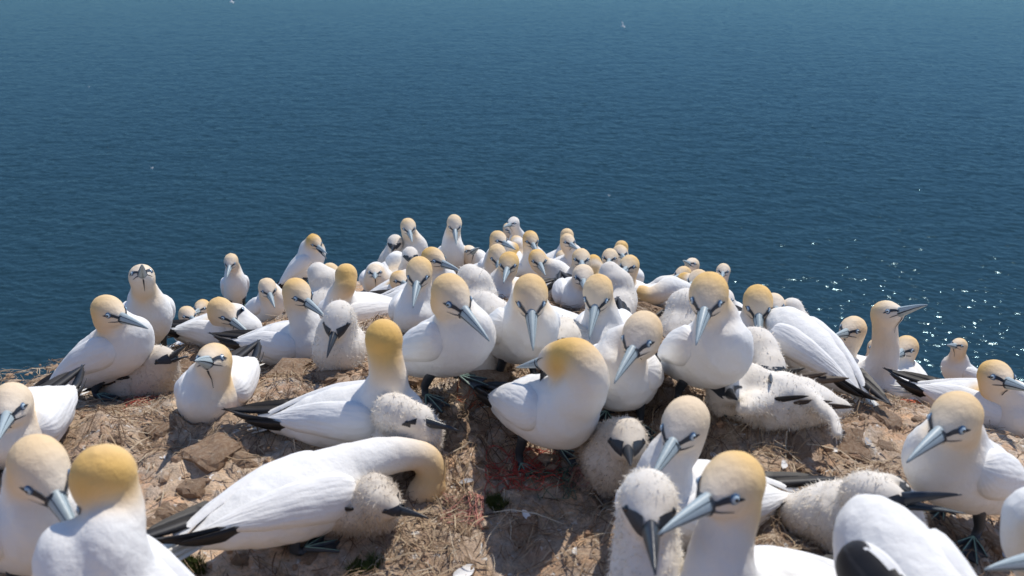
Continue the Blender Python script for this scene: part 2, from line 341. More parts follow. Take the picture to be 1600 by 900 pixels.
row('K2', A, (866, 410), 5.0, 100, 'sit', (886, 369), (892, 378), 'far gannet lying with black wing tips, pale crown above its neighbour in the back row', och=.5, away=1)
row('K3', A, (876, 436), 4.9, 10, 'sit', (878, 402), (881, 411), 'small white gannet facing the camera in the middle of the back crowd', och=.5, sc=.9)
row('K4', A, (852, 462), 3.7, 95, 'sit', (840, 406), (852, 426), 'white gannet bowing its orange head over its breast in the back crowd', och=1.25)
row('K5', A, (818, 420), 4.2, 38, 'sit', (829, 375), (841, 395), 'ochre-headed far gannet bowing to the right in the middle of the back row', och=.9)
row('K6', A, (808, 416), 4.7, 175, 'sit', (807, 381), (807, 392), 'far pale ochre nape seen from behind, left of the bowing back-row gannet', och=.7, away=1)
row('K6b', A, (796, 424), 4.6, -165, 'sit', (800, 391), (804, 397), 'low orange crown tucked between the back-row gannets', och=1.2, away=1)
row('K7', A, (752, 424), 4.1, 72, 'sit', (779, 375), (805, 386), 'far black-and-white-winged gannet at the left of the back row, bill pointing down right', och=.9)
row('K8', A, (737, 424), 4.5, 35, 'sit', (733, 396), (748, 384), 'grey bill pointing up right behind the back of a far black-winged gannet', och=.4, up=1)
row('K9', A, (796, 400), 5.4, 40, 'stand', (794, 358), (804, 367), 'tiny gannet with white bill pointing down right on the far rim', och=.5, sc=.85)
row('K10', A, (828, 402), 5.2, -60, 'stand', (802, 349), (787, 352), 'far long-necked white gannet leaning left over the tiny one on the far rim', och=.15, sc=.9, pref=(.25, .2, 0))
row('K11', A, (772, 456), 3.7, 8, 'stand', (777, 399), (782, 432), 'front-facing gannet with bill down its breast below the far black-winged gannet', och=.75)
row('K12', A, (800, 480), 3.3, -40, 'sit', (795, 412), (787, 437), 'gannet with deep orange head bowed left above the big smooth ochre crown', och=1.4)
row('K13', C_, (742, 510), 2.8, 170, 'sit', (733, 434), (736, 444), 'pale grey downy chick head behind the central standing gannet', away=1)
row('K14', C_, (765, 560), 2.25, 160, 'sit', (758, 482), (766, 492), 'cream downy chick seen from behind between the two central big gannets', away=1)
# centre left
row('L1', A, (642, 416), 4.3, 28, 'stand', (638, 355), (644, 375), 'far upright gannet bowing over two chicks, left of the back row', w=.8, pitch=60, och=.6)
row('L2', C_, (612, 414), 4.2, -20, 'sit', (617, 380), (612, 392), 'white downy chick sitting upright at the left side of the far upright gannet', w=.5)
row('L2b', C_, (637, 424), 4.1, 15, 'sit', (641, 400), (644, 408), 'grey downy chick crouching at the feet of the far upright gannet', w=.5)
row('L3', A, (706, 418), 4.5, 8, 'stand', (710, 350), (713, 379), 'far slender gannet standing alone against the sea with bill pointing down', w=.8, pitch=62, och=.35)
row('L4', A, (668, 485), 3.2, 72, 'sit', (677, 405), (721, 420), 'ochre-headed gannet with pale bill pointing right behind the frontal gannet left of centre', och=1.2)
row('L5', A, (655, 512), 2.6, -4, 'sit', (655, 426), (645, 474), 'frontal gannet with pale bill pointing down, left of centre beside a big white back', w=.5, och=.75)
row('L6', A, (568, 512), 2.8, -72, 'sit', (541, 432), (536, 446), 'broad white gannet sitting left of centre with ochre head turned away', w=.5, och=.9, away=1)
row('L7', A, (590, 455), 4.0, 2, 'sit', (586, 427), (586, 431), 'small striped face looking at the camera behind the broad white sitting gannet', och=.3, up=1)
row('L8', A, (622, 455), 4.2, 178, 'sit', (616, 418), (617, 428), 'far cream nape below the chick of the far upright gannet', och=.6, away=1)
row('L9', A, (622, 470), 3.7, 70, 'sit', (624, 439), (642, 446), 'far gannet with dark mask looking right, low behind the broad white back', och=.9)
row('M1', A, (470, 452), 4.2, 78, 'stand', (491, 379), (511, 398), 'slim gannet with orange head standing on the left rim, bill open to the right', w=1, och=1.2, pitch=48, gape=1)
row('M2', C_, (506, 480), 3.3, 150, 'sit', (497, 428), (500, 437), 'greyish downy chick with black wing feathers standing behind the left-centre gannet', away=1)
row('M3', A, (522, 480), 3.5, 165, 'sit', (516, 428), (520, 438), 'strip of pale ochre neck between the chick and the broad white sitting gannet', och=.6, away=1)
row('N1', A, (415, 512), 3.55, 32, 'stand', (418, 451), (429, 477), 'gannet at left with white crown and bill pointing straight down right, behind a bigger one', w=.6, och=.4)
row('N2', A, (452, 566), 2.45, 50, 'sit', (465, 459), (509, 491), 'gannet left of centre with golden nape, bill pointing over a black-faced chick', w=1, och=.85)
row('N3', C_, (535, 568), 2.3, -10, 'sit', (529, 498), (511, 551), 'white downy chick facing the camera with dark grey bill, beside golden-naped gannet', w=1)

# ------------------------------------------------------------------ terrain through the feet of the birds
for b in B:
    if b['D'] > 3.3 and b.get('w', 0) < .9: b['base'] = (b['base'][0], b['base'][1] + (26 if b['key'] in ('L1', 'L3', 'L2', 'L2b') else 13))
    cy = math.cos(math.radians(b['yaw']))
    hgt = .20 if b['post'] == 'stand' else .14
    off = hgt * math.sin(PITCH) + (.09 if b['kind'] == A else .06) * cy
    b['P'] = unp(*b['base'], b['D'] + off)
pts = np.array([b['P'] for b in B]); wts = np.array([{1: 1.0}.get(b.get('w', 0), .55 if b.get('w') else .16) for b in B])
extra = np.array([[x, y, z] for x, y, z in ((-.9, .25, ZC - .62), (.9, .25, ZC - .62), (0, .1, ZC - .62), (-2.4, .3, ZC - .8), (2.4, .3, ZC - .8))])
fp = np.vstack([pts, extra]); fw = np.concatenate([wts, np.full(len(extra), .5)])
CEN = np.array([(x, y) for x in np.arange(-3.2, 3.3, .42) for y in np.arange(.3, 6.4, .42)])
SIG = .46
def basis(x, y):
    x = np.asarray(x, float).ravel(); y = np.asarray(y, float).ravel()
    g = np.exp(-((x[:, None] - CEN[:, 0]) ** 2 + (y[:, None] - CEN[:, 1]) ** 2) / (2 * SIG * SIG))
    return np.hstack([np.ones((len(x), 1)), x[:, None], y[:, None], g])
Ph = basis(fp[:, 0], fp[:, 1]); W = fw[:, None]
REG = np.diag([1e-6, 1e-3, 1e-3] + [.05] * len(CEN))
COEF = np.linalg.solve(Ph.T @ (Ph * W) + REG, Ph.T @ (fp[:, 2] * fw))
def base_h(x, y):
    sh = np.shape(x); x = np.ravel(x); y = np.ravel(y); out = np.empty(len(x))
    for i in range(0, len(x), 20000): out[i:i + 20000] = basis(x[i:i + 20000], y[i:i + 20000]) @ COEF
    return out.reshape(sh)
def soil_f(x, y): return fbm(np.asarray(x) * 1.7 + 3.1, np.asarray(y) * 1.7, 5, 4, .55)
def relief(x, y):
    s = soil_f(x, y); rock = 1 - smooth(.42, .58, s)
    r = .085 * (fbm(x * 2.2, y * 2.2, 11, 3) - .5) + .045 * (fbm(x * 7, y * 7, 12, 4, .6) - .5) + .020 * (fbm(x * 26, y * 26, 13, 4, .6) - .5)
    q = (fbm(x * 3.0 + .3, y * 4.4, 21, 4)) * 9                     # ledges of the bedded sandstone
    st = np.floor(q) + smooth(.72, 1.0, q - np.floor(q)); r = r + rock * .020 * (st - q)
    r = r - .018 * smooth(.55, .8, fbm(x * 9, y * 9, 31, 3)) * (1 - rock)
    return r
NEST = [(b['P'][0], b['P'][1], .010 + .016 * ((i * 37) % 11) / 10) for i, b in enumerate(B) if b['D'] < 3.6 and b['kind'] == A]
def mounds(x, y):
    m = np.zeros(np.shape(x))
    for nx, ny, a in NEST:
        r = np.hypot(x - nx, y - ny); m = np.maximum(m, a * np.exp(-((r - .15) / .05) ** 2) + .4 * a * (r < .15))
    return m * (.55 + .9 * fbm(x * 14, y * 14, 71, 3))
def ground_z(x, y): return base_h(x, y) + relief(x, y) + mounds(x, y)
for b in B:
    if b.get('w', 0) >= .5:                 # slide the feet along their sight line on to the ground
        D0 = np.dot(b['P'] - CAM, FWD); Ds = np.linspace(D0 * .84, D0 * 1.16, 120); q = np.array([unp(*b['base'], d) for d in Ds])
        f = q[:, 2] - ground_z(q[:, 0], q[:, 1]); k = np.abs(f).argmin(); b['P'] = q[k]
    x, y = b['P'][:2]
    b['P'] = np.array([x, y, float(ground_z(np.array([x]), np.array([y]))[0])])
    q = b['P'] - CAM; d = q @ FWD; b['err'] = (800 + FPX * (q @ RGT) / d - b['base'][0], 450 - FPX * (q @ UPV) / d - b['base'][1])
    if DEBUG: print('ERR', b['key'], b.get('w', 0), 'dv %.0f' % b['err'][1], 'z %.2f' % (b['P'][2] - ZC), 'y %.2f' % b['P'][1])

# edge of the cliff, drawn in plan
def plan(u, v, D): p = unp(u, v, D); return (p[0], p[1])
EDGE = [(-5.2, -.8), (-4.2, .4), (-2.9, 1.5)] + [plan(*q) for q in ((-20, 610, 2.75), (70, 600, 2.85), (150, 580, 3.25), (225, 560, 3.9), (285, 540, 4.8), (350, 500, 5.25), (420, 480, 5.15), (470, 455, 4.85), (540, 450, 4.9), (620, 430, 4.9), (706, 425, 5.1), (770, 420, 5.5), (830, 410, 5.95), (900, 415, 5.65), (975, 430, 5.45), (1045, 470, 5.0), (1110, 490, 5.35), (1180, 520, 4.9), (1250, 550, 4.3), (1340, 580, 4.15), (1430, 590, 4.4), (1510, 590, 4.6), (1600, 600, 4.3), (1720, 620, 4.0))] + [(3.9, 2.3), (4.8, .8), (5.6, -.8)]
O2 = np.array([0, -2.2])
ea = np.array([math.atan2(x - O2[0], y - O2[1]) for x, y in EDGE]); er = np.array([math.hypot(x - O2[0], y - O2[1]) for x, y in EDGE])
NA, NT, NCL = 640, 380, 34
ang = np.concatenate([np.linspace(ea[0], -.62, 60, endpoint=False), np.linspace(-.62, .62, NA - 120), np.linspace(.62, ea[-1], 61)[1:]])
rad = np.interp(ang, ea, er) + .16 * (fbm(ang * 9, ang * 0, 41, 4) - .5) + .07 * (fbm(ang * 60, ang * 0, 42, 3) - .5)
tt = np.concatenate([np.linspace(0, .30, 30, endpoint=False), .30 + .70 * np.linspace(0, 1, NT - 30) ** 1.05])
AA, TT = np.meshgrid(ang, tt, indexing='ij')
RR = .9 + (rad[:, None] - .9) * TT
X = O2[0] + np.sin(AA) * RR; Y = O2[1] + np.cos(AA) * RR
Z = ground_z(X, Y)
de = (rad[:, None] - RR)
Z = Z - .22 * np.exp(-de / .07) * .5 - .10 * np.exp(-de / .25)
S = soil_f(X, Y)
# rows of the cliff face under the rim
cx, cy_, cz = [], [], []
for k in range(1, NCL + 1):
    f = (k / NCL) ** 1.7
    rr = rad + .05 * k ** .5 + f * 6 + .8 * f ** .5 * (fbm(ang * 24, np.full_like(ang, k * .45), 51, 4) - .5)
    cx.append(O2[0] + np.sin(ang) * rr); cy_.append(O2[1] + np.cos(ang) * rr)
    cz.append(Z[:, -1] * (1 - f) + f * (-1.5) - .03 * k ** .5)
X = np.hstack([X, np.array(cx).T]); Y = np.hstack([Y, np.array(cy_).T]); Z = np.hstack([Z, np.array(cz).T])
S = np.hstack([S, np.zeros((NA, NCL))]); CL = np.hstack([np.zeros((NA, NT)), np.ones((NA, NCL))])
CL[:, NT - 6:NT] = np.linspace(.2, .9, 6)
nc = NT + NCL
idx = np.arange(NA * nc).reshape(NA, nc)
quads = np.stack([idx[:-1, :-1], idx[:-1, 1:], idx[1:, 1:], idx[1:, :-1]], -1).reshape(-1, 4)
gm = fast_mesh('ground', np.stack([X, Y, Z], -1).reshape(-1, 3), quads[:, ::-1], 4, [M['ground']], True)
for nm, arr in (('soil', S), ('cliff', CL)):
    at = gm.attributes.new(nm, 'FLOAT', 'POINT'); at.data.foreach_set('value', arr.ravel().astype(np.float32))
gm.flip_normals() if gm.polygons[100].normal.z < 0 else None
ground = tag(link('ground', gm), kind='structure')

# sea
def wave_h(x, y):
    """wind waves: short-crested ripples on a low swell, crests lying roughly across the view"""
    h = 0
    for k, (lam, asp, rot, amp) in enumerate(((6.0, 2.6, .20, .08), (2.2, 2.2, -.16, .084), (1.3, 2.0, .22, .095), (.7, 1.8, -.30, .070))):
        c, sn = math.cos(rot), math.sin(rot); u = (x * c + y * sn) / (lam * asp); v = (-x * sn + y * c) / lam
        wv = fbm(u + .35 * v, v * 1.0, 201 + k * 7, 2, .45)
        h = h + amp * WAVE * (1 - np.abs(2 * wv - 1) * 1.6)
    return h
WAVE = 1.0
def sea():
    """one sheet to the horizon: a dense fan of real waves where the water is seen, coarse beyond"""
    dip = np.linspace(math.radians(26.5), math.radians(3.5), 960); r_in = ZC / np.tan(dip)
    rs = np.concatenate([[0, 20, 50, 80], r_in, np.geomspace(r_in[-1] * 1.02, 40000, 24)[1:]])
    an = np.concatenate([np.linspace(-math.pi, -.64, 24, endpoint=False), np.linspace(-.64, .64, 960), np.linspace(.64, math.pi, 25)[1:-1]])
    na = len(an); AN, RS = np.meshgrid(an, rs[1:]); X, Y = RS * np.sin(AN), RS * np.cos(AN)
    Z = wave_h(X, Y) * smooth(70, 95, RS) * (1 - smooth(785, 812, RS)) * (1 - smooth(.60, .63, np.abs(AN)))
    V = np.concatenate([[[0, 0, 0]], np.stack([X, Y, Z], -1).reshape(-1, 3)])
    idx = 1 + np.arange(len(V) - 1).reshape(-1, na); nx = np.roll(idx, -1, axis=1)
    F = np.stack([idx[:-1], nx[:-1], nx[1:], idx[1:]], -1).reshape(-1, 4)
    c0 = np.stack([np.zeros(na, int), nx[0], idx[0], idx[0]], -1)
    me = fast_mesh('sea', V, F[:, ::-1], 4, [M['sea']], True)
    bm = bmesh.new(); bm.from_mesh(me); bm.verts.ensure_lookup_table()
    for a, b_ in zip(idx[0], nx[0]): bm.faces.new((bm.verts[0], bm.verts[b_], bm.verts[a])).smooth = True
    bm.to_mesh(me); bm.free()
    if me.polygons[5000].normal.z < 0: me.flip_normals()
    tag(link('sea', me), kind='structure')
sea()

# ------------------------------------------------------------------ bird geometry
SEG = 18
def tube(rings):
    """closed shell through rings (centre, axis_a, axis_b, ra, rb)"""
    V = []; F = []
    for c, a, b_, ra, rb in rings:
        for k in range(SEG):
            t = 2 * math.pi * k / SEG; V.append(c + a * (ra * math.cos(t)) + b_ * (rb * math.sin(t)))
    n = len(rings)
    for i in range(n - 1):
        for k in range(SEG):
            F.append((i * SEG + k, i * SEG + (k + 1) % SEG, (i + 1) * SEG + (k + 1) % SEG, (i + 1) * SEG + k))
    F.append(tuple(range(SEG))[::-1]); F.append(tuple((n - 1) * SEG + k for k in range(SEG)))
    return V, F
def frame(d, hint=(0, 0, 1)):
    d = nrm(d); h = np.asarray(hint, float)
    if abs(np.dot(d, h)) > .98: h = np.array([1.0, 0, 0]) if abs(d[0]) < .9 else np.array([0, 1.0, 0])
    s = nrm(np.cross(d, h)); return d, s, nrm(np.cross(s, d))
def bez(p, t):
    a, b_, c, d = p; t = np.asarray(t)[:, None]
    return a * (1 - t) ** 3 + 3 * b_ * t * (1 - t) ** 2 + 3 * c * t * t * (1 - t) + d * t ** 3
TS = np.array([-.265, -.24, -.19, -.12, -.04, .04, .10, .15, .185, .205]) * .80
TW = np.array([.010, .030, .056, .082, .099, .104, .099, .080, .050, .015]) * .71
TH = np.array([.007, .020, .042, .070, .091, .099, .096, .078, .048, .014]) * .76
def trunk_r(s): return np.interp(s, TS, TW), np.interp(s, TS, TH)
def shells(parts):
    V = []; F = []
    for v, f in parts:
        o = len(V); V += list(v); F += [tuple(i + o for i in q) for q in f]
    return V, F
def remesh(V, F, voxel, iters):
    me = mesh_from('tmp', V, F); o = bpy.data.objects.new('tmp', me); COL.objects.link(o)
    r = o.modifiers.new('r', 'REMESH'); r.mode = 'VOXEL'; r.voxel_size = voxel; r.use_smooth_shade = True
    s = o.modifiers.new('s', 'SMOOTH'); s.factor = .5; s.iterations = iters
    dg = bpy.context.evaluated_depsgraph_get(); ev = o.evaluated_get(dg)
    out = bpy.data.meshes.new_from_object(ev, depsgraph=dg)
    bpy.data.objects.remove(o); bpy.data.meshes.remove(me)
    return out

def bill_mesh(name, upper, mats):
    """bill along +x from its base at the origin, 1 unit = real size, z up"""
    n, L = 13, .102; V = []; F = []; mi = []; nc = 26
    for i in range(n):
        t = i / (n - 1); x = L * t
        hw = .0134 * (1 - t) ** .85 + .0010; zt = .0150 * (1 - t) ** .80 + .0014; zb = -.0135 * (1 - t) ** .85 - .0008
        bend = -.004 * t ** 3 - .0015 * t; g = -.0030 * (1 - t)
        for k in range(nc):
            f = k / (nc - 1); th = math.pi * f
            yy = hw * math.cos(th) * (1 - .12 * math.sin(th)); zz = math.sin(th)
            z = g + (zt - g) * zz if upper else g - .0005 + (zb - g) * zz
            V.append((x, yy * (1 if upper else .93), z + bend))
    for i in range(n - 1):
        for k in range(nc - 1):
            q = (i * nc + k, i * nc + k + 1, (i + 1) * nc + k + 1, (i + 1) * nc + k)
            F.append(q if not upper else q[::-1])
            if upper: mi.append(1 if k in (0, nc - 2) or (k in (6, nc - 8) and 1 <= i < n - 2) else 0)
            else: mi.append(1 if k in (0, nc - 2) or (k in (12,) and i < 5) else 0)
        F.append((i * nc, (i + 1) * nc, (i + 1) * nc + nc - 1, i * nc + nc - 1)); mi.append(1)
    F.append(tuple(range(nc))); mi.append(1); F.append(tuple((n - 1) * nc + k for k in range(nc))); mi.append(0)
    me = mesh_from(name, V, F, mats, True, mi)
    bm = bmesh.new(); bm.from_mesh(me); bmesh.ops.recalc_face_normals(bm, faces=bm.faces); bm.to_mesh(me); bm.free(); return me
BILL = {A: (bill_mesh('upper_bill', True, [M['bill'], M['bill_line']]), bill_mesh('lower_bill', False, [M['bill'], M['bill_line']])),
        C_: (bill_mesh('chick_upper_bill', True, [M['black_bill'], M['bill_line']]), bill_mesh('chick_lower_bill', False, [M['black_bill'], M['bill_line']]))}
def eye_mesh(chick):
    V = []; F = []; mi = []; rs = [(.0, .0044), (.0026, .0040), (.0030, .0036), (.0056, .0017), (.0060, .0010), (.0076, .0006), (.0086, -.001)]; n = 14
    V.append((0, 0, rs[0][1]))
    for r, z in rs[1:]:
        for k in range(n): V.append((r * math.cos(2 * math.pi * k / n), r * math.sin(2 * math.pi * k / n), z))
    for k in range(n): F.append((0, 1 + k, 1 + (k + 1) % n)); mi.append(0)
    for i in range(len(rs) - 2):
        for k in range(n):
            F.append((1 + i * n + k, 1 + (i + 1) * n + k, 1 + (i + 1) * n + (k + 1) % n, 1 + i * n + (k + 1) % n)); mi.append([0, 1, 1, 2, 2][i])
    mats = [M['pupil'], M['pupil'], M['mask']] if chick else [M['pupil'], M['iris'], M['eyering']]
    return mesh_from('eye', V, F, mats, True, mi)
EYE = {A: eye_mesh(False), C_: eye_mesh(True)}
def foot_mesh():
    """webbed foot lying on z = 0, toes along +x, ankle at the origin"""
    V = []; F = []; mi = []
    toes = [(math.radians(a), l) for a, l in ((52, .052), (27, .080), (2, .092), (-24, .074))]
    # web sheet with two thicknesses, scalloped between toes
    rim = []
    for i, (a, l) in enumerate(toes):
        rim.append((l * math.cos(a), l * math.sin(a)))
        if i < 3:
            a2, l2 = toes[i + 1]; am, lm = (a + a2) / 2, (l + l2) / 2 * .84; rim.append((lm * math.cos(am), lm * math.sin(am)))
    V += [(0, 0, .012), (0, 0, .004)]
    for x, y in rim: V += [(x, y, .005), (x, y, .001)]
    for i in range(len(rim) - 1):
        p, q = 2 + 2 * i, 4 + 2 * i
        F += [(0, p, q), (1, q + 1, p + 1), (p, p + 1, q + 1, q)]; mi += [0] * 3
    F += [(0, 1, 3, 2), (0, 2 * len(rim), 2 * len(rim) + 1, 1)]; mi += [0, 0]
    def bar(p, q, r0, r1, m):
        d = nrm(np.array(q) - np.array(p)); s = nrm(np.cross(d, (0, 0, 1))); u = np.cross(s, d); o = len(V)
        for c, r in ((p, r0), (q, r1)):
            for k in range(6):
                t = math.pi * k / 3; V.append(tuple(np.array(c) + s * r * math.cos(t) + u * r * math.sin(t)))
        for k in range(6): F.append((o + k, o + (k + 1) % 6, o + 6 + (k + 1) % 6, o + 6 + k)); mi.append(m)
        F.append(tuple(o + 6 + k for k in range(6))); mi.append(m); F.append(tuple(o + 5 - k for k in range(6))); mi.append(m)
    for a, l in toes:
        m_ = (.55 * l * math.cos(a), .55 * l * math.sin(a), .0095); e = (1.06 * l * math.cos(a), 1.06 * l * math.sin(a), .003)
        bar((0, 0, .014), m_, .0055, .0045, 0); bar(m_, e, .0045, .003, 0)
        up = np.array((0, 0, .0042)); bar(tuple(np.array((.004, 0, .014)) + up), tuple(np.array(m_) + up * .8), .0016, .0014, 1); bar(tuple(np.array(m_) + up * .8), tuple(np.array(e) + up * .5), .0014, .001, 1)
    bar((0, 0, .012), (-.022, .012, .003), .004, .002, 0)
    return mesh_from('foot', V, F, [M['web'], M['toe_line']], False, mi)
FOOT = foot_mesh()
def m4(x, y, z, o, s=1.0):
    m = np.eye(4); m[:3, 0] = np.asarray(x) * s; m[:3, 1] = np.asarray(y) * s; m[:3, 2] = np.asarray(z) * s; m[:3, 3] = o
    return Matrix(m.tolist())
def blade(root, d, side, length, width, curve=(0, 0, 0), thick=.003, n=7):
    """one flight feather: a lens with a keel"""
    d = nrm(d); side = nrm(side - d * np.dot(side, d)); up = np.cross(d, side); V = []; F = []
    for i in range(n):
        t = i / (n - 1); w_ = width * .5 * min(1, (t + .06) * 6) * (1 - t ** 2.6) ** .8 + .0006
        c = root + d * length * t + np.asarray(curve) * t * t
        V += [c - side * w_, c + up * thick * (1 - .7 * t), c + side * w_, c - up * thick * .5 * (1 - .7 * t)]
    for i in range(n - 1):
        for k in range(4): F.append((4 * i + k, 4 * i + (k + 1) % 4, 4 * i + 4 + (k + 1) % 4, 4 * i + 4 + k))
    F += [(3, 2, 1, 0), tuple(4 * (n - 1) + k for k in range(4))]
    return V, F
def fluff(me, n, ln, wd, seed, mat, bare):
    """thin strands of down standing on the skin of a chick"""
    g = np.random.default_rng(seed); me.calc_loop_triangles()
    co = np.empty(len(me.vertices) * 3); me.vertices.foreach_get('co', co); co = co.reshape(-1, 3)
    nr = np.empty(len(me.vertices) * 3); me.vertices.foreach_get('normal', nr); nr = nr.reshape(-1, 3)
    tr = np.empty(len(me.loop_triangles) * 3, np.int32); me.loop_triangles.foreach_get('vertices', tr); tr = tr.reshape(-1, 3)
    ar = np.linalg.norm(np.cross(co[tr[:, 1]] - co[tr[:, 0]], co[tr[:, 2]] - co[tr[:, 0]]), axis=1)
    pick = g.choice(len(tr), n, p=ar / ar.sum()); r1 = np.sqrt(g.random(n)); r2 = g.random(n)
    cen = (co[tr[pick, 0]] + co[tr[pick, 1]] + co[tr[pick, 2]]) / 3; pick = pick[~bare(cen)]; n = len(pick); r1, r2 = r1[:n], r2[:n]
    wA, wB, wC = (1 - r1)[:, None], (r1 * (1 - r2))[:, None], (r1 * r2)[:, None]; q = tr[pick]
    p = co[q[:, 0]] * wA + co[q[:, 1]] * wB + co[q[:, 2]] * wC; nn = nr[q[:, 0]]
    d = nn * .6 + g.normal(0, .45, (n, 3)) + np.array([0, 0, -.75]); d /= np.linalg.norm(d, axis=1)[:, None]
    s = np.cross(d, nn + g.normal(0, .12, (n, 3))); s /= np.linalg.norm(s, axis=1)[:, None]
    L = ln * (.55 + .9 * g.random(n))[:, None]; b0 = p - nn * .003
    V = np.stack([b0 - s * wd, b0 + s * wd, b0 + d * L * .6 + s * wd * .7 , b0 + d * L + g.normal(0, .15, (n, 3)) * L], 1).reshape(-1, 3)
    i0 = np.arange(n)[:, None] * 4
    T = np.concatenate([i0 + [0, 1, 2], i0 + [0, 2, 3]])
    out = fast_mesh('down', V, T, 3, [mat], True)
    a = out.attributes.new('dirt_bounce', 'FLOAT', 'POINT')
    da = np.empty(len(co), np.float32); me.attributes['dirt_bounce'].data.foreach_get('value', da)
    a.data.foreach_set('value', np.repeat(da[q[:, 0]], 4).astype(np.float32))
    return out

def build_bird(b):
    chick = b['kind'] == C_; post = b['post']; sc = b.get('sc', 1.0) * (.90 if chick else 1.0)
    P = b['P']; near = b['D'] < 2.2; far = b['D'] > 3.3
    vh = nrm([P[0] - CAM[0], P[1] - CAM[1], 0]); rt = np.array([vh[1], -vh[0], 0])
    ya = math.radians(b['yaw']); h = -math.cos(ya) * vh + math.sin(ya) * rt; zz = np.array([0, 0, 1.0]); lf = np.cross(zz, h)
    ph = math.radians(b.get('pitch', {'stand': 36, 'sit': 26 if b['D'] > 3.3 else 14, 'lie': 2}[post] if not chick else {'sit': 20, 'lie': 0, 'stand': 30}[post]))
    ax = math.cos(ph) * h + math.sin(ph) * zz; up = -math.sin(ph) * h + math.cos(ph) * zz
    oz = b.get('oz') or {'stand': .136, 'sit': .064, 'lie': .052}[post]
    if post == 'stand' and b.get('pitch', 34) < 15: oz = .115
    oz = b.get('oz', oz)
    O = P + zz * oz * sc + h * (.02 if post == 'stand' else 0) * sc
    # head: nearest point on its sight line to where the neck would carry it
    pf = b.get('pref', ((.12, .16, 0) if post == 'stand' else (.10, .13, 0)) if not chick else (.08, .115, 0))
    if post == 'lie': pf = (.16, .03, .05)
    pref = O + (h * pf[0] + zz * pf[1] + lf * pf[2]) * sc
    rd = ray(*b['head']); Hc = CAM + rd * np.dot(pref - CAM, rd)
    Dh = np.dot(Hc - CAM, FWD)
    bs = sc * b.get('hs', 1) * b.get('bills', 1.0) * (.9 if chick else 1.0)
    reach = .050 * sc + .100 * bs
    lat = RGT * (b['tip'][0] - b['head'][0]) / FPX * Dh - UPV * (b['tip'][1] - b['head'][1]) / FPX * Dh
    ll = np.linalg.norm(lat)
    vd = rd; lat = lat - vd * np.dot(lat, vd)
    dd = math.sqrt(max(reach ** 2 - min(ll, reach) ** 2, 0)) * b.get('flat', 1); hd = nrm(lat * min(1, reach / max(ll, 1e-6)) + vd * (dd if b.get('away') else -dd))
    hint = zz if abs(hd[2]) < .93 else nrm(-h if hd[2] < 0 else h) * -1 + zz * .3
    if b.get('arch') in (2, 3): hint = h - zz * .5
    if b.get('crown'): hint = -vd + zz * .45
    hd, hs_, hu = frame(hd, hint)            # forward, right, up of the head
    if abs(hd[2]) >= .93 and np.dot(hu, h) < 0 and hd[2] < 0: pass
    # body shells
    parts = []; rings = []
    kw, kh = (1.02, 1.08) if chick else (1, 1)
    if post == 'sit': kw *= 1.03; kh *= .95
    if far: kw *= .92; kh *= .92
    ls = .80 if chick else 1.0
    for s, tw, th in zip(TS, TW, TH):
        drop = -.012 * math.exp(-((s - .06) / .09) ** 2)
        rings.append((O + (ax * s * ls + up * drop) * sc, lf, up, tw * kw * sc, th * kh * sc))
    parts.append(tube(rings))
    N0 = O + (ax * .062 * ls + up * .008) * sc
    if b.get('arch') == 2:
        p1 = O + (ax * .17 + up * .03) * sc; p2 = Hc - hd * .03 * sc + h * .045 * sc + zz * .075 * sc
    elif b.get('arch') == 3:
        p1 = O + (ax * .15 + up * .0) * sc; p2 = Hc - hd * .06 * sc + zz * .03 * sc
    elif b.get('arch'):
        p1 = O + (ax * .17 + up * .05) * sc; p2 = Hc - hd * .05 * sc + hu * .075 * sc
    elif b.get('neckout'):
        p1 = O + (h * .15 + zz * .10 - nrm(hd * np.array([1, 1, 0])) * .05) * sc; p2 = Hc - hd * .095 * sc + zz * .025 * sc; 
    else:
        p1 = O + (ax * .125 * ls + up * .055 + zz * .02) * sc
        down = nrm(.85 * (-hu) - .45 * hd) if not b.get('up') else nrm(-zz * .8 - hd * .25 - hu * .3)
        if hd[2] < -.6: down = nrm(-zz * .55 - hd * .75 - np.array([hd[0], hd[1], 0]) * .3) if False else nrm(-zz + -.5 * np.array([hd[0], hd[1], 0]))
        p2 = Hc + down * .080 * sc
    ctrl = (N0, p1, p2, Hc - hd * .006 * sc)
    ts = np.linspace(0, 1, 15); cv = bez(ctrl, ts)
    rr = np.interp(ts, [0, .2, .42, .65, .85, 1], [.056, .050, .0425, .0380, .0362, .0352] if not chick else [.064, .061, .056, .051, .046, .042]) * sc
    if b.get('arch') == 2: rr = rr * np.interp(ts, [0, .3, .6, 1], [1.0, .86, .80, .80])
    nr_ = []
    for i in range(15):
        d = cv[min(i + 1, 14)] - cv[max(i - 1, 0)]; d, s1, s2 = frame(d, lf); nr_.append((cv[i], s1, s2, rr[i], rr[i]))
    parts.append(tube(nr_))
    hk = (1.06 if chick else .96) * b.get('hs', 1)
    hr = []
    for x, ry, rz, dz in ((-.053, .008, .009, .002), (-.046, .024, .026, .002), (-.030, .0365, .0395, .003), (-.010, .0415, .0445, .003), (.010, .0405, .0435, .002), (.026, .0345, .0370, .000), (.040, .0265, .0285, -.003), (.052, .0195, .0205, -.006), (.060, .0130, .0135, -.008)):
        hr.append((Hc + (hd * x * hk + hu * dz) * sc, hs_, hu, ry * hk * sc, rz * hk * sc))
    parts.append(tube(hr))
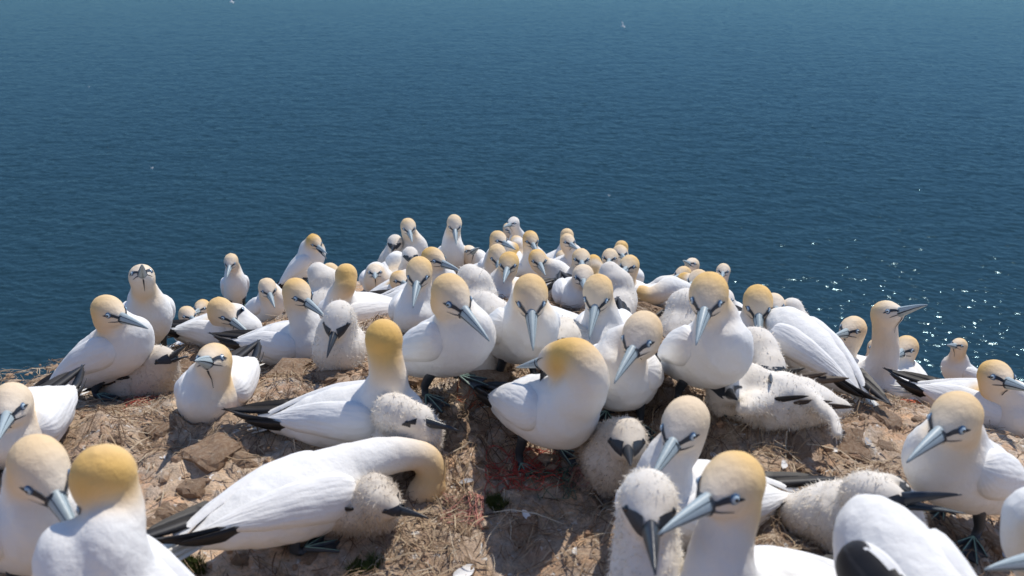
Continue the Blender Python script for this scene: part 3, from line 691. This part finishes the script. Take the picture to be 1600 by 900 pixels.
    for arm in b.get('arms', ()):
        q = [unp(*a) for a in arm[:-1]]; r = arm[-1]; rg = []
        q[0] = q[0] * .5 + O * .5 if len(q) == 2 else q[0]
        cvv = np.array(q); tn = np.linspace(0, len(q) - 1, 9); pc = np.stack([np.interp(tn, range(len(q)), cvv[:, k]) for k in range(3)], 1)
        pc[:, 2] = np.maximum(pc[:, 2], ground_z(pc[:, 0], pc[:, 1]) + r * .8)
        for i in range(9):
            d, s1, s2 = frame(pc[min(i + 1, 8)] - pc[max(i - 1, 0)]); k = 1.5 - .9 * i / 8; rg.append((pc[i], s1, s2, r * k, r * k))
        parts.append(tube(rg))
    V, F = shells(parts); V = [v - P for v in V]
    vox = (.0062 if b['D'] < 1.45 else .0078 if near else .0095 if not far else .0115)
    me = remesh(V, F, vox, 7 if vox < .008 else 5); me.name = 'chick_body' if chick else 'gannet_body'
    co = np.empty(len(me.vertices) * 3); me.vertices.foreach_get('co', co); co = co.reshape(-1, 3) + P
    # feather colours: ochre head and nape fading to white at the face and down the neck; belly tint, part soiling, part warm ground bounce painted in
    tq = np.linspace(0, 1, 60); cq = bez(ctrl, tq)
    dist = np.linalg.norm(co[:, None, :] - cq[None], axis=2); k = dist.argmin(1); tn = tq[k]; dm = dist[np.arange(len(co)), k]
    rel = co - Hc; fx = rel @ hd / sc; fz = rel @ hu / sc
    neck = smooth(.080 * sc, .050 * sc, dm)
    oc = smooth(.32, .86, tn) * neck
    inh = np.linalg.norm(rel, axis=1) < .078 * sc
    face = smooth(-.012, .045, fx) * inh; chin = smooth(.005, -.040, fz) * smooth(-.03, .02, fx) * inh
    v = .72 + .5 * (fbm(co[:, 0] * 24 + co[:, 2] * 9, co[:, 1] * 24, 3, 3) - .2)
    oc = np.clip(oc * (.50 + .58 * min(b.get('och', 0), 1.25)) * (1 if b.get('och', 0) > .2 else .4) * (1 - .5 * face) * (1 - .7 * chin) * v, 0, 1)
    ed = np.empty(len(me.edges) * 2, np.int32); me.edges.foreach_get('vertices', ed); ed = ed.reshape(-1, 2)
    deg = np.bincount(ed.ravel(), minlength=len(co)) + 1.0
    for _ in range(10 if not far else 3):
        acc = oc.copy(); np.add.at(acc, ed[:, 0], oc[ed[:, 1]]); np.add.at(acc, ed[:, 1], oc[ed[:, 0]]); oc = acc / deg
    if chick: oc *= 0
    belly = smooth(.10, .0, (co[:, 2] - P[2]) / sc) * smooth(.38, .62, fbm(co[:, 0] * 16, co[:, 1] * 16 + co[:, 2] * 22, 9, 4))
    belly = belly * (.85 if (chick or post == 'sit') else .35)
    if b.get('brown'): belly = np.clip(belly + .25 * smooth(.4, .6, fbm(co[:, 0] * 20, co[:, 2] * 20 + co[:, 1] * 8, 19, 4)), 0, 1)
    for nm, a_ in (('ochre', oc), ('dirt_bounce', belly * .7)):
        at = me.attributes.new(nm, 'FLOAT', 'POINT'); at.data.foreach_set('value', a_.astype(np.float32))
    if chick and not far:
        # loose lumps in the down
        nr = np.empty(len(co) * 3); me.vertices.foreach_get('normal', nr); nr = nr.reshape(-1, 3)
        lump = (fbm(co[:, 0] * 42 + co[:, 2] * 13, co[:, 1] * 42 - co[:, 2] * 17, 61, 3) - .5)[:, None] * .008 * (~inh[:, None] * .8 + .2)
        me.vertices.foreach_set('co', (co - P + nr * lump).astype(np.float32).ravel())
    if not chick and not far:     # ruffled contour feathers on the body
        nr = np.empty(len(co) * 3); me.vertices.foreach_get('normal', nr); nr = nr.reshape(-1, 3)
        ruf = (fbm(co[:, 0] * 30 + co[:, 2] * 21, co[:, 1] * 30 - co[:, 2] * 17, 83, 3) - .5) * .0065 * (1 - smooth(.55, .85, tn) * neck * .8)
        me.vertices.foreach_set('co', (co - P + nr * ruf[:, None]).astype(np.float32).ravel()); me.update()
    me.materials.clear(); me.materials.append(M['down_brown' if b.get('brown') else 'down'] if chick else M['plumage'])
    root = bpy.data.objects.new('gannet_chick' if chick else 'gannet', None); COL.objects.link(root); root.location = P; root.empty_display_size = .1
    tag(root, b['label'], 'chick' if chick else 'gannet', 'downy gannet chicks on the nests' if chick else 'adult gannets crowding the cliff top')
    body = link('body', me, root)
    me.calc_loop_triangles()
    vv = [v_.co.copy() for v_ in me.vertices]; tree = BVHTree.FromPolygons(vv, [tuple(p.vertices) for p in me.polygons])
    H = Hc - P
    def cast(orig, d):
        loc, nn, i, dd_ = tree.ray_cast(Vector(orig), Vector(d), .25)
        return (None, None) if loc is None else (np.array(loc), np.array(nn))
    # bill
    bb = H + hd * .049 * sc * hk - hu * .006 * sc
    g = .16 if b.get('gape') else .0
    for nm, meb, tilt in (('upper_bill', BILL[b['kind']][0], g), ('lower_bill', BILL[b['kind']][1], -g)):
        fx_ = nrm(hd * math.cos(tilt) + hu * math.sin(tilt)); uz = nrm(np.cross(hs_, fx_))
        link(nm, meb, root, m4(fx_, -hs_, uz, bb, bs))
    # bare skin round the bill and eye
    V = []; F = []
    def patch(grid):
        o = len(V); r_, c_ = len(grid), len(grid[0])
        for rw in grid: V.extend(rw)
        for i in range(r_ - 1):
            for j in range(c_ - 1): F.append((o + i * c_ + j, o + i * c_ + j + 1, o + (i + 1) * c_ + j + 1, o + (i + 1) * c_ + j))
    eyes = []
    lift = .0016 * sc
    for sg in (1, -1):
        sd_ = hs_ * sg
        def on(x, z):
            l, n_ = cast(H + (hd * x * hk + hu * z * hk) * sc + sd_ * .09 * sc, -sd_)
            if l is None or np.linalg.norm(l - H) > .072 * sc or np.dot(n_, sd_) < .05: return H + (hd * x * hk + hu * z * hk) * sc + sd_ * .012 * sc
            return l + n_ * lift
        if chick: st = [(.060, -.016, .006), (.051, -.016, .011), (.043, -.011, .012), (.034, -.005, .0105), (.026, -.001, .008), (.019, .001, .005)]
        else: st = [(.058, -.0055, .0005), (.053, -.002, .004), (.047, .001, .008), (.040, .002, .0105), (.033, .0025, .0103), (.027, .0035, .008), (.022, .005, .0062)]
        grid = [[on(x, lo + (hi - lo) * j / 4) for j in range(5)] for x, lo, hi in st]
        patch(grid if sg > 0 else [r_[::-1] for r_ in grid])
        if not chick:   # line behind the gape
            ln = [(.056, -.011, .0014), (.048, -.0115, .0011), (.040, -.012, .0009), (.032, -.0125, .0005)]
            grid = [[on(x, z - w_), on(x, z + w_)] for x, z, w_ in ln]; patch(grid if sg > 0 else [r_[::-1] for r_ in grid])
        l, n_ = cast(H + (hd * (.034 if not chick else .027) * hk + hu * .0065 * hk) * sc + sd_ * .09 * sc, -sd_)
        if l is not None: eyes.append((l, n_))
    if not chick:
        for x0, zlo in ((.0545, 0),):           # narrow dark rim where feathers meet the bill
            g1 = []; g2 = []
            for k in range(17):
                a_ = 2 * math.pi * k / 16; dr = hs_ * math.cos(a_) + hu * math.sin(a_)
                row_ = []
                for xx in (x0 - .0018, x0 + .004):
                    l, n_ = cast(H + hd * xx * sc - hu * .006 * sc + dr * .06 * sc, -dr)
                    row_.append(l + n_ * lift if l is not None and np.dot(n_, dr) > 0 and np.linalg.norm(l - H) < .072 * sc else H + hd * xx * sc - hu * .006 * sc + dr * .014 * sc)
                g1.append(row_)
            patch(g1)
        g1 = []
        for x in (.050, .038, .026, .014, .002):
            w_ = .0022 * (1 - (.05 - x) / .06)
            rw = []
            for sg in (-1, 1):
                l, n_ = cast(H + hd * x * sc - hu * .09 * sc + hs_ * sg * w_ * sc, hu)
                rw.append(l + n_ * lift if l is not None and np.dot(n_, hu) < -.1 and np.linalg.norm(l - H) < .07 * sc else None)
            if None in [None if r is None else 1 for r in rw]: break
            g1.append(rw)
        if len(g1) > 1: patch(g1)
    link('face_skin', mesh_from('face_skin', V, F, [M['mask']]), root)
    for l, n_ in eyes:
        z_ = nrm(n_ * .7 + hd * .1 + nrm(np.dot(n_, hs_) * hs_) * .5); x_, y_ = nrm(np.cross(hu, z_)), None; y_ = np.cross(z_, x_)
        link('eye', EYE[b['kind']], root, m4(x_, y_, z_, l + n_ * .0005, (.92 if not chick else .75) * sc))
    Or = O - P
    if not chick:
        for sg in (1, -1):
            nu, nv = ((26, 15) if not far else (16, 9)) if b.get('blackwing') != sg else (70, 44)
            V = []; U = []
            def wp(u, q, off):
                s = .092 - .315 * u
                mid = 78 - 30 * u; half = 44 * min(1, math.sqrt(max(0, 1 - (1 - min(u / .22, 1)) ** 2))) * (1 - .30 * u) * (1 - max(0, (u - .62) / .38) ** 1.6 * .86)
                th = math.radians(mid - half * q)           # q = 1 upper edge
                tw, th_ = trunk_r(s)
                tw = max(tw, .010 + .036 * (1 - u)) * kw; th_ = max(th_, .008 + .034 * (1 - u)) * kh
                lift_ = up * (.006 + .030 * max(0, u - .6))
                drop = up * -.012 * math.exp(-((s - .06) / .09) ** 2)
                return Or + (ax * s + lf * sg * math.sin(th) * (tw + off) + up * math.cos(th) * (th_ + off) + lift_ + drop) * sc
            for side in (0, 1):
                for i in range(nu):
                    u = i / (nu - 1)
                    for j in range(nv):
                        q = -1 + 2 * j / (nv - 1); prof = max(0, 1 - q * q) ** .42 * min(1, math.sqrt(max(0, 1 - (1 - min(u / .12, 1)) ** 2)))
                        t_ = .0165 * prof * (1 - .55 * u)
                        t_ += .0016 * (1 if q < .28 - .3 * u else 0) * prof + .0014 * (1 if q < -.30 else 0) * prof * (u > .2)
                        t_ += .0006 * math.sin(q * 26 + u * 7) * prof * smooth(.3, .8, u)
                        V.append(wp(u, q, -.010 + t_ * 1.35 if side == 0 else -.016)); U.append((u, q * .5 + .5))
            F = []; n1 = nu * nv
            for i in range(nu - 1):
                for j in range(nv - 1):
                    a_, b_, c_, d_ = i * nv + j, i * nv + j + 1, (i + 1) * nv + j + 1, (i + 1) * nv + j
                    F.append((a_, b_, c_, d_)); F.append((n1 + d_, n1 + c_, n1 + b_, n1 + a_))
            if sg < 0: F = [f[::-1] for f in F]
            wm = mesh_from('wing', V, F, [M['wing'], M['black']])
            if b.get('blackwing') == sg:      # a young bird: ragged black coverts
                wm.polygons.foreach_set('material_index', [1 if U[p.vertices[0]][1] < .80 + .55 * (float(fbm(np.array([U[p.vertices[0]][0] * 7]), np.array([U[p.vertices[0]][1] * 9]), 3, 3)[0]) - .3) else 0 for p in wm.polygons])
            uvl = wm.uv_layers.new(name='UVMap'); U = np.array(U, np.float32); li = np.empty(len(wm.loops), np.int32); wm.loops.foreach_get('vertex_index', li)
            uvl.data.foreach_set('uv', U[li].ravel())
            wg = link('wing', wm, root)
            for k in range(3):
                rt_ = wp(.70 + .07 * k, -.72 + .16 * k, -.003)
                d = -ax * 1 + up * (.03 + .05 * k) - lf * sg * (.03 + .05 * k)
                bv, bf = blade(rt_, d, lf * sg * .35 + up * .9 if k < 2 else lf * sg * .9 + up * .3, (.108 + .010 * k) * sc, (.034 - .004 * k) * sc, (up * .012 - lf * sg * .012) * sc, .0025)
                link('primary_feather', mesh_from('primary_feather', bv, bf, [M['black']]), wg)
        V = []; F = []
        for k in range(5):
            f = (k - 2) / 2; bv, bf = blade(Or + (-ax * .155 + up * (.004 * (2 - abs(k - 2)))) * sc, -ax - up * .04 + lf * f * .30, lf, (.125 - .025 * abs(f)) * sc, .024 * sc, (0, 0, 0), .0022)
            o_ = len(V); V += bv; F += [tuple(i + o_ for i in q) for q in bf]
        link('tail', mesh_from('tail', V, F, [M['tail']]), root)
    else:
        n = 16000 if b['D'] < 1.5 else 11000 if b['D'] < 2.1 else 5000 if b['D'] < 3 else 1500
        dn = link('down', fluff(me, n, (.0095 if b['D'] < 2 else .010), .00040 if b['D'] < 2 else .0008, hash(b['key']) % 1000 if False else sum(map(ord, b['key'])), M['strand_brown' if b.get('brown') else 'strand'], lambda c: (np.linalg.norm(c - H, axis=1) < .085 * sc) & ((c - H) @ hd > .016 * sc) & (np.abs((c - H) @ hu) < .03 * sc)), root); dn['kind'] = 'stuff'
        if b['key'] in ('M2', 'I6', 'G4', 'C4', 'A3'):
            for sg in (1, -1):
                for k in range(3):
                    bv, bf = blade(Or + (ax * (.02 - .05 * k) + lf * sg * .062 + up * .03) * sc, -ax + up * (.35 - .1 * k) + lf * sg * .12, lf * sg * .3 + up, .085 * sc, .018 * sc)
                    link('wing_feather', mesh_from('wing_feather', bv, bf, [M['dark_brown' if k else 'black']]), root)
    if post == 'stand':
        for sg in (1, -1):
            sp = .040 * sc; gx, gy = (P + lf * sg * sp + h * (.012 + .012 * sg) * sc)[:2]
            gz = float(ground_z(np.array([gx]), np.array([gy]))[0]); ft = np.array([gx, gy, gz + .004]) - P
            tp = Or - ax * .028 * sc + lf * sg * .036 * sc - up * .045 * sc
            kn = ft * .62 + tp * .38 - h * .012 * sc
            rg = []
            for c, r in ((tp, .017), (tp * .6 + kn * .4, .0105), (kn, .0085), (ft * .7 + kn * .3, .0072), (ft + zz * .010, .0085)):
                d, s1, s2 = frame(ft - tp, h); rg.append((c, s1, s2, r * sc, r * sc * 1.15))
            lv, lfc = tube(rg); lg = link('leg', mesh_from('leg', lv, lfc, [M['web']]), root)
            a_ = .28 * sg; fx_ = h * math.cos(a_) + lf * math.sin(a_)
            link('foot', FOOT, lg, m4(fx_, np.cross(zz, fx_), zz, ft, sc * .80))
    b['root'] = root; b['O'] = O; b['h'] = h; b['lf'] = lf; b['Hc'] = Hc
for b in B: build_bird(b)

# ------------------------------------------------------------------ litter on the ground
def hits(u, v):
    """ground point under a pixel"""
    Ds = np.linspace(.8, 6, 700); q = CAM + Ds[:, None] * (FWD + RGT * (u - 800) / FPX - UPV * (v - 450) / FPX)
    f = q[:, 2] - ground_z(q[:, 0], q[:, 1]); k = int(np.argmax(f < 0)); return q[k]
def ground_n(x, y, e=.03):
    z = ground_z(np.array([x - e, x + e, x, x]), np.array([y, y, y - e, y + e]))
    return nrm([-(z[1] - z[0]) / (2 * e), -(z[3] - z[2]) / (2 * e), 1])
NB = np.array([b['P'][:2] for b in B if b['D'] < 3.6 and b['post'] != 'lie'])
def inside(x, y, m=.12):
    a = np.arctan2(x - O2[0], y - O2[1]); return np.hypot(x - O2[0], y - O2[1]) < np.interp(a, ea, er) - m
def straw():
    g = np.random.default_rng(3)
    n1, n2 = 22000, 12000
    c = NB[g.integers(0, len(NB), n1)]; a = g.random(n1) * 2 * np.pi; r = .05 + .17 * np.sqrt(g.random(n1)) + g.exponential(.03, n1)
    x1, y1 = c[:, 0] + r * np.cos(a), c[:, 1] + r * np.sin(a); t1 = a + np.pi / 2 + g.normal(0, .6, n1)
    x2 = g.uniform(-2.1, 2.3, n2 * 3); y2 = g.uniform(.75, 3.4, n2 * 3); keep = soil_f(x2, y2) + g.normal(0, .06, n2 * 3) > .54
    x2, y2 = x2[keep][:n2], y2[keep][:n2]; t2 = g.random(len(x2)) * 2 * np.pi
    x, y, th = np.r_[x1, x2], np.r_[y1, y2], np.r_[t1, t2]; n = len(x)
    L = .018 + g.gamma(2, .016, n); L = np.minimum(L, .14); wd = .0006 + .0009 * g.random(n) ** 2
    dx, dy = np.cos(th), np.sin(th); bend = g.normal(0, .35, n); tilt = np.abs(g.normal(0, .16, n)) + .0
    ok = inside(x, y); x, y, th, L, wd, dx, dy, bend, tilt = (q[ok] for q in (x, y, th, L, wd, dx, dy, bend, tilt)); n = len(x)
    P3 = []
    for k, f in enumerate((-.5, -.1, .25, .5)):
        bx = x + dx * L * f - dy * bend * L * f * f; by = y + dy * L * f + dx * bend * L * f * f
        P3.append(np.stack([bx, by, ground_z(bx, by) + .0022 + g.random(n) * .006 * (k in (1, 2)) + L * tilt * (f + .5)], -1))
    sx = np.stack([-dy, dx, g.normal(0, .5, n)], -1); sx /= np.linalg.norm(sx, axis=1)[:, None]
    V = np.stack([v for p, q in zip(P3, (.7, 1, 1, .4)) for v in (p - sx * (wd * q)[:, None], p + sx * (wd * q)[:, None])], 1).reshape(-1, 3)
    i0 = np.arange(n)[:, None] * 8
    F = np.concatenate([i0 + np.array([2 * k, 2 * k + 1, 2 * k + 3, 2 * k + 2]) for k in range(3)])
    me = fast_mesh('straw', V, F, 4, [M['straw']]); at = me.attributes.new('tone', 'FLOAT', 'POINT')
    tone = np.clip(g.beta(1.5, 1.9, n) + .35 * (fbm(x * 3, y * 3, 77, 3) - .5), 0, 1); at.data.foreach_set('value', np.repeat(tone, 8).astype(np.float32))
    tag(link('straw', me), kind='stuff')
straw()
def crumbs():
    g = np.random.default_rng(4); bm = bmesh.new(); bmesh.ops.create_icosphere(bm, subdivisions=1, radius=1)
    iv = np.array([v.co for v in bm.verts]); fi = np.array([[v.index for v in f.verts] for f in bm.faces]); bm.free()
    x = g.uniform(-2.1, 2.3, 9000); y = .75 + 2.9 * g.random(9000) ** 1.3; ok = inside(x, y); x, y = x[ok], y[ok]; n = len(x); r = .0016 + g.gamma(1.3, .0016, n); r = np.minimum(r, .012)
    q = iv[None] * (1 + g.normal(0, .22, (n, 12, 1))) * r[:, None, None] * np.stack([1 + g.random(n), 1 + g.random(n), .5 + .6 * g.random(n)], -1)[:, None]
    q = q + np.stack([x, y, ground_z(x, y) + r * .3], -1)[:, None]
    me = fast_mesh('gravel', q.reshape(-1, 3), (fi[None] + np.arange(n)[:, None, None] * 12).reshape(-1, 3), 3, [M['stone']])
    tag(link('gravel', me), kind='stuff')
crumbs()
def stone_meshes():
    out = []
    for k in range(7):
        g = np.random.default_rng(20 + k); bm = bmesh.new(); bmesh.ops.create_cube(bm, size=1)
        bmesh.ops.subdivide_edges(bm, edges=bm.edges[:], cuts=3, use_grid_fill=True)
        for v in bm.verts:
            p = np.array(v.co); q = p / (np.abs(p) ** 4).sum() ** .25 * .5
            q = q * np.array([1, .8, .42]); a = fbm(np.array([q[0] * 3 + k * 7 + q[2] * 4]), np.array([q[1] * 3 + q[2] * 3]), 90 + k, 3)[0] - .5
            q = q * (1 + .75 * a) + g.normal(0, .018, 3); v.co = q
        me = bpy.data.meshes.new('stone'); bm.to_mesh(me); bm.free(); me.materials.append(M['stone']); out.append(me)
    return out
STONES = stone_meshes()
spots = [(300, 575, .075), (335, 705, .10), (395, 715, .085), (225, 690, .05), (450, 585, .10), (520, 590, .08), (255, 665, .06), (650, 740, .05), (720, 690, .09), (1240, 700, .06), (1160, 740, .07), (1330, 700, .07), (1385, 655, .06), (1255, 760, .04), (175, 640, .06), (270, 800, .045), (300, 760, .05), (720, 830, .035), (1230, 880, .04), (820, 830, .05), (1070, 640, .04), (955, 640, .05), (760, 590, .09), (640, 590, .06), (1560, 850, .05), (1590, 800, .06), (370, 490, .06), (400, 495, .07), (1015, 480, .07)]
rg_ = random.Random(5)
for i in range(46):
    spots.append((rg_.uniform(90, 1500), rg_.uniform(600, 890), rg_.uniform(.012, .035)))
for i, (u, v, sz) in enumerate(spots):
    p = hits(u, v); n_ = ground_n(p[0], p[1]); a = rg_.uniform(0, 6.28); x_ = nrm(np.cross((math.sin(a), math.cos(a), 0), n_)); y_ = np.cross(n_, x_)
    o = link('stone', STONES[i % 7], ground, m4(x_, y_, n_, p - n_ * sz * .07, sz * 1.25))
def feather_mesh(k):
    g = np.random.default_rng(k); V = []; F = []; n = 9; W_ = .16 + .1 * g.random()
    for i in range(n):
        t = i / (n - 1); w_ = W_ * (math.sin(math.pi * min(1, t * .95 + .05)) ** .7) * (.25 if t < .12 else 1) + .006; c = np.array((t, .12 * math.sin(t * 3 + k), .16 * t * (1 - t) + .02))
        for q in (-1, -.5, 0, .5, 1): V.append(c + np.array((.10 * abs(q), w_ * q + g.normal(0, .01), .07 * abs(q) ** 1.5)))
    for i in range(n - 1):
        for q in range(4): F.append((i * 5 + q, i * 5 + q + 1, (i + 1) * 5 + q + 1, (i + 1) * 5 + q))
    return V, F
FE = [mesh_from('feather', *feather_mesh(k), [M['feather_grey' if k == 5 else 'feather']]) for k in range(6)]
fsp = [(742, 885, .05), (835, 815, .03), (812, 855, .04), (900, 858, .03), (700, 765, .03), (715, 755, .03), (1475, 690, .045), (1445, 650, .03), (1310, 702, .03), (1190, 640, .03), (1220, 735, .025), (1360, 690, .035), (1340, 745, .03), (262, 720, .035), (300, 690, .03), (230, 640, .03), (345, 745, .03), (330, 860, .03), (255, 865, .03), (680, 860, .03), (760, 870, .03), (1220, 870, .03), (1400, 700, .03), (1570, 860, .03), (780, 630, .035), (1130, 720, .03), (1260, 690, .03), (1050, 620, .03), (870, 840, .03)]
NEAR = {'A1': 'the standing gannet at the left cliff edge', 'A3': 'the dirty gaping chick', 'A8': 'the plump gannet sitting on bare rock', 'B1': 'the bottom left corner gannet', 'B2': 'the ochre-necked gannet at bottom left', 'C1': 'the big bending gannet', 'C2': 'the orange-headed sitting gannet', 'C3': 'the black-billed white chick', 'D1': 'the central standing gannet', 'D3': 'the round preening gannet', 'D4': 'the pale-billed standing gannet', 'E1': 'the brownish huddled chick', 'E3': 'the large chick at the bottom', 'E4': 'the large ochre-headed bottom gannet', 'F2': 'the gannet standing at the right', 'F3': 'the fluffy gaping chick', 'G4': 'the sprawled white chick', 'H2': 'the golden-headed gannet at right', 'H1': 'the long-necked gannet'}
seen_ = set()
for i, (u, v, L) in enumerate(fsp):
    p = hits(u, v); n_ = ground_n(p[0], p[1]); a = rg_.uniform(0, 6.28); x_ = nrm(np.cross((math.sin(a), math.cos(a), 0), n_)); y_ = np.cross(n_, x_)
    nb = min((b for b in B if b['key'] in NEAR), key=lambda b: np.hypot(*(b['P'][:2] - p[:2]))); q = p - nb['P']
    side = ('right of' if q[0] > 0 else 'left of') if abs(q[0]) > abs(q[1]) else ('behind' if q[1] > 0 else 'in front of')
    tone = 'grey' if i % 6 == 5 else 'white'
    if (nb['key'], side, tone) in seen_: continue
    seen_.add((nb['key'], side, tone))
    o = link('feather', FE[i % 6], None, m4(x_, y_, n_, p + n_ * .003, L))
    tag(o, 'loose %s feather %s %s' % (tone, side, NEAR[nb['key']]), 'feather', 'loose feathers on the ground')
def tangle(name, label, cat, u, v, size, mat, turns, rad=.0011, flat=.25, seed=0):
    """a snarl of cord: one wandering closed strand, swept as a thin tube"""
    g = np.random.default_rng(seed + 100); p = hits(u, v); n = turns * 14; ph = g.random((3, 5)) * 6.28
    t = np.linspace(0, 1, n); q = np.zeros((n, 3))
    for k in range(5):
        fr = (k + 1) * turns / 3.1
        for d in range(2): q[:, d] += np.sin(6.283 * fr * t * (1 + .13 * d) + ph[d, k]) / (k + 1.2)
    q[:, :2] *= size * .55; x, y = p[0] + q[:, 0], p[1] + q[:, 1]
    z = ground_z(x, y) + .003 + np.abs(np.sin(6.283 * turns * .9 * t + ph[2, 0])) * size * flat * g.random()
    c = np.stack([x, y, z], -1); V = []; F = []
    for i in range(n):
        d, s1, s2 = frame(c[min(i + 1, n - 1)] - c[max(i - 1, 0)])
        for k in range(4): V.append(c[i] + s1 * rad * math.cos(k * math.pi / 2) + s2 * rad * math.sin(k * math.pi / 2) - p)
    for i in range(n - 1):
        for k in range(4): F.append((4 * i + k, 4 * i + (k + 1) % 4, 4 * i + 4 + (k + 1) % 4, 4 * i + 4 + k))
    o = link(name, mesh_from(name, V, F, [mat])); o.location = p; tag(o, label, cat)
tangle('fishing_net', 'dark red fishing net snarl under the feet of the round preening gannet', 'net', 815, 742, .10, M['rope_red'], 26, .0009, .12, 1)
tangle('fishing_net', 'pale pink frayed cord snarl on the ground below the central nest hollow', 'net', 738, 802, .055, M['rope_pink'], 22, .0008, .10, 2)
tangle('fishing_net', 'red cord snarl beside the dirty chick under the upright gannet at left', 'net', 214, 630, .065, M['rope_red'], 20, .0010, .35, 3)
tangle('cord', 'orange cord scrap in the nest litter below the long-necked gannet at right', 'cord', 1425, 632, .035, M['rope_orange'], 10, .0016, .35, 4)
tangle('cord', 'blue cord tuft between the round preening gannet and the brownish chick', 'cord', 886, 688, .028, M['rope_blue'], 12, .0010, .5, 5)
tangle('cord', 'orange cord strands beside the webbed feet of the central standing gannet', 'cord', 742, 628, .05, M['rope_orange'], 9, .0009, .08, 6)
tangle('cord', 'dull green cord bundle right of the dark red net snarl', 'cord', 868, 752, .07, M['rope_green'], 12, .0010, .12, 7)
tangle('cord', 'pinkish cord fluff beside the brownish chick on the dark nest', 'cord', 903, 742, .04, M['rope_pink'], 18, .0007, .25, 8)
def moss(label, u, v, size, seed):
    g = np.random.default_rng(seed); p = hits(u, v); n = 900; r = size * np.sqrt(g.random(n)); a = g.random(n) * 6.283
    x, y = p[0] + r * np.cos(a), p[1] + r * np.sin(a) * .7; L = .006 + .010 * g.random(n); b0 = np.stack([x, y, ground_z(x, y)], -1) - p
    tip = b0 + np.stack([g.normal(0, .5, n) * L, g.normal(0, .5, n) * L, L], -1); s = np.stack([np.cos(a * 7), np.sin(a * 7), 0 * a], -1) * .0010
    V = np.stack([b0 - s, b0 + s, tip], 1).reshape(-1, 3)
    o = link('moss_tuft', fast_mesh('moss_tuft', V, np.arange(3 * n).reshape(-1, 3), 3, [M['moss']])); o.location = p; tag(o, label, 'moss')
moss('small green moss tuft between the pink cord and the dark nest hollow', 777, 797, .022, 1)
moss('green moss patch at the bottom edge under the big bending gannet', 570, 886, .03, 2)
moss('yellowish green moss by the tail of the big bending gannet', 300, 890, .025, 3)

# ------------------------------------------------------------------ birds over the sea
def flyer(u, v, D, span, yaw, bank, flap, label, dark=0):
    P = unp(u, v, D); f = np.array([math.sin(yaw), math.cos(yaw), 0]); s = np.array([f[1], -f[0], 0]); zz = np.array([0, 0, 1.0])
    s2 = s * math.cos(bank) + zz * math.sin(bank); u2 = np.cross(s2, f); root = bpy.data.objects.new('seabird', None); COL.objects.link(root); root.location = P
    tag(root, label, 'seabird', 'seabirds flying over the water')
    k = span / 1.8
    rg = [(f * x * k, s2, u2, r * k, r * .9 * k) for x, r in ((-.48, .005), (-.36, .03), (-.2, .075), (0, .10), (.18, .085), (.28, .05), (.36, .05), (.42, .03), (.53, .004))]
    V, F = tube(rg); link('body', mesh_from('body', V, F, [M['dark_brown' if dark else 'plumage']]), root)
    for sg in (1, -1):
        V = []; F = []; mi = []; n = 9
        for i in range(n):
            t = i / (n - 1); c = s2 * sg * (t * .9 * k) + u2 * (math.sin(t * 2.4) * flap * k) + f * (.10 * math.sin(t * 3.1) - .16 * t) * k
            ch = (.22 * (1 - t) ** .6 + .02) * k
            V += [c + f * ch * .4, c + u2 * .02 * k * (1 - t), c - f * ch * .6, c - u2 * .012 * k * (1 - t)]
        for i in range(n - 1):
            for q in range(4): F.append((4 * i + q, 4 * i + (q + 1) % 4, 4 * i + 4 + (q + 1) % 4, 4 * i + 4 + q)); mi.append(1 if dark or i >= 6 else 0)
        F += [(3, 2, 1, 0), tuple(4 * (n - 1) + q for q in range(4))]; mi += [0, 1]
        link('wing', mesh_from('wing', V, F, [M['plumage'], M['black']], True, mi), root)
flyer(973, 41, 150, 1.8, 1.2, -.7, .35, 'white gannet with black wing tips flying at the top right over the sea')
flyer(362, 3, 150, 1.8, .8, -.6, .25, 'white seabird cut by the top frame edge, flying over the sea')
flyer(237, 263, 140, 1.2, 2.0, .4, .4, 'small white seabird flying low over the sea at the left')
flyer(139, 136, 190, .9, .6, .6, .3, 'tiny pale seabird at upper left over the open water')
flyer(168, 231, 160, 1.0, 2.2, .7, .35, 'dark tiny seabird with raised wing above the low white one at left', 1)
flyer(952, 306, 140, .9, .9, .3, .4, 'tiny white seabird over the water above the middle of the crowd')
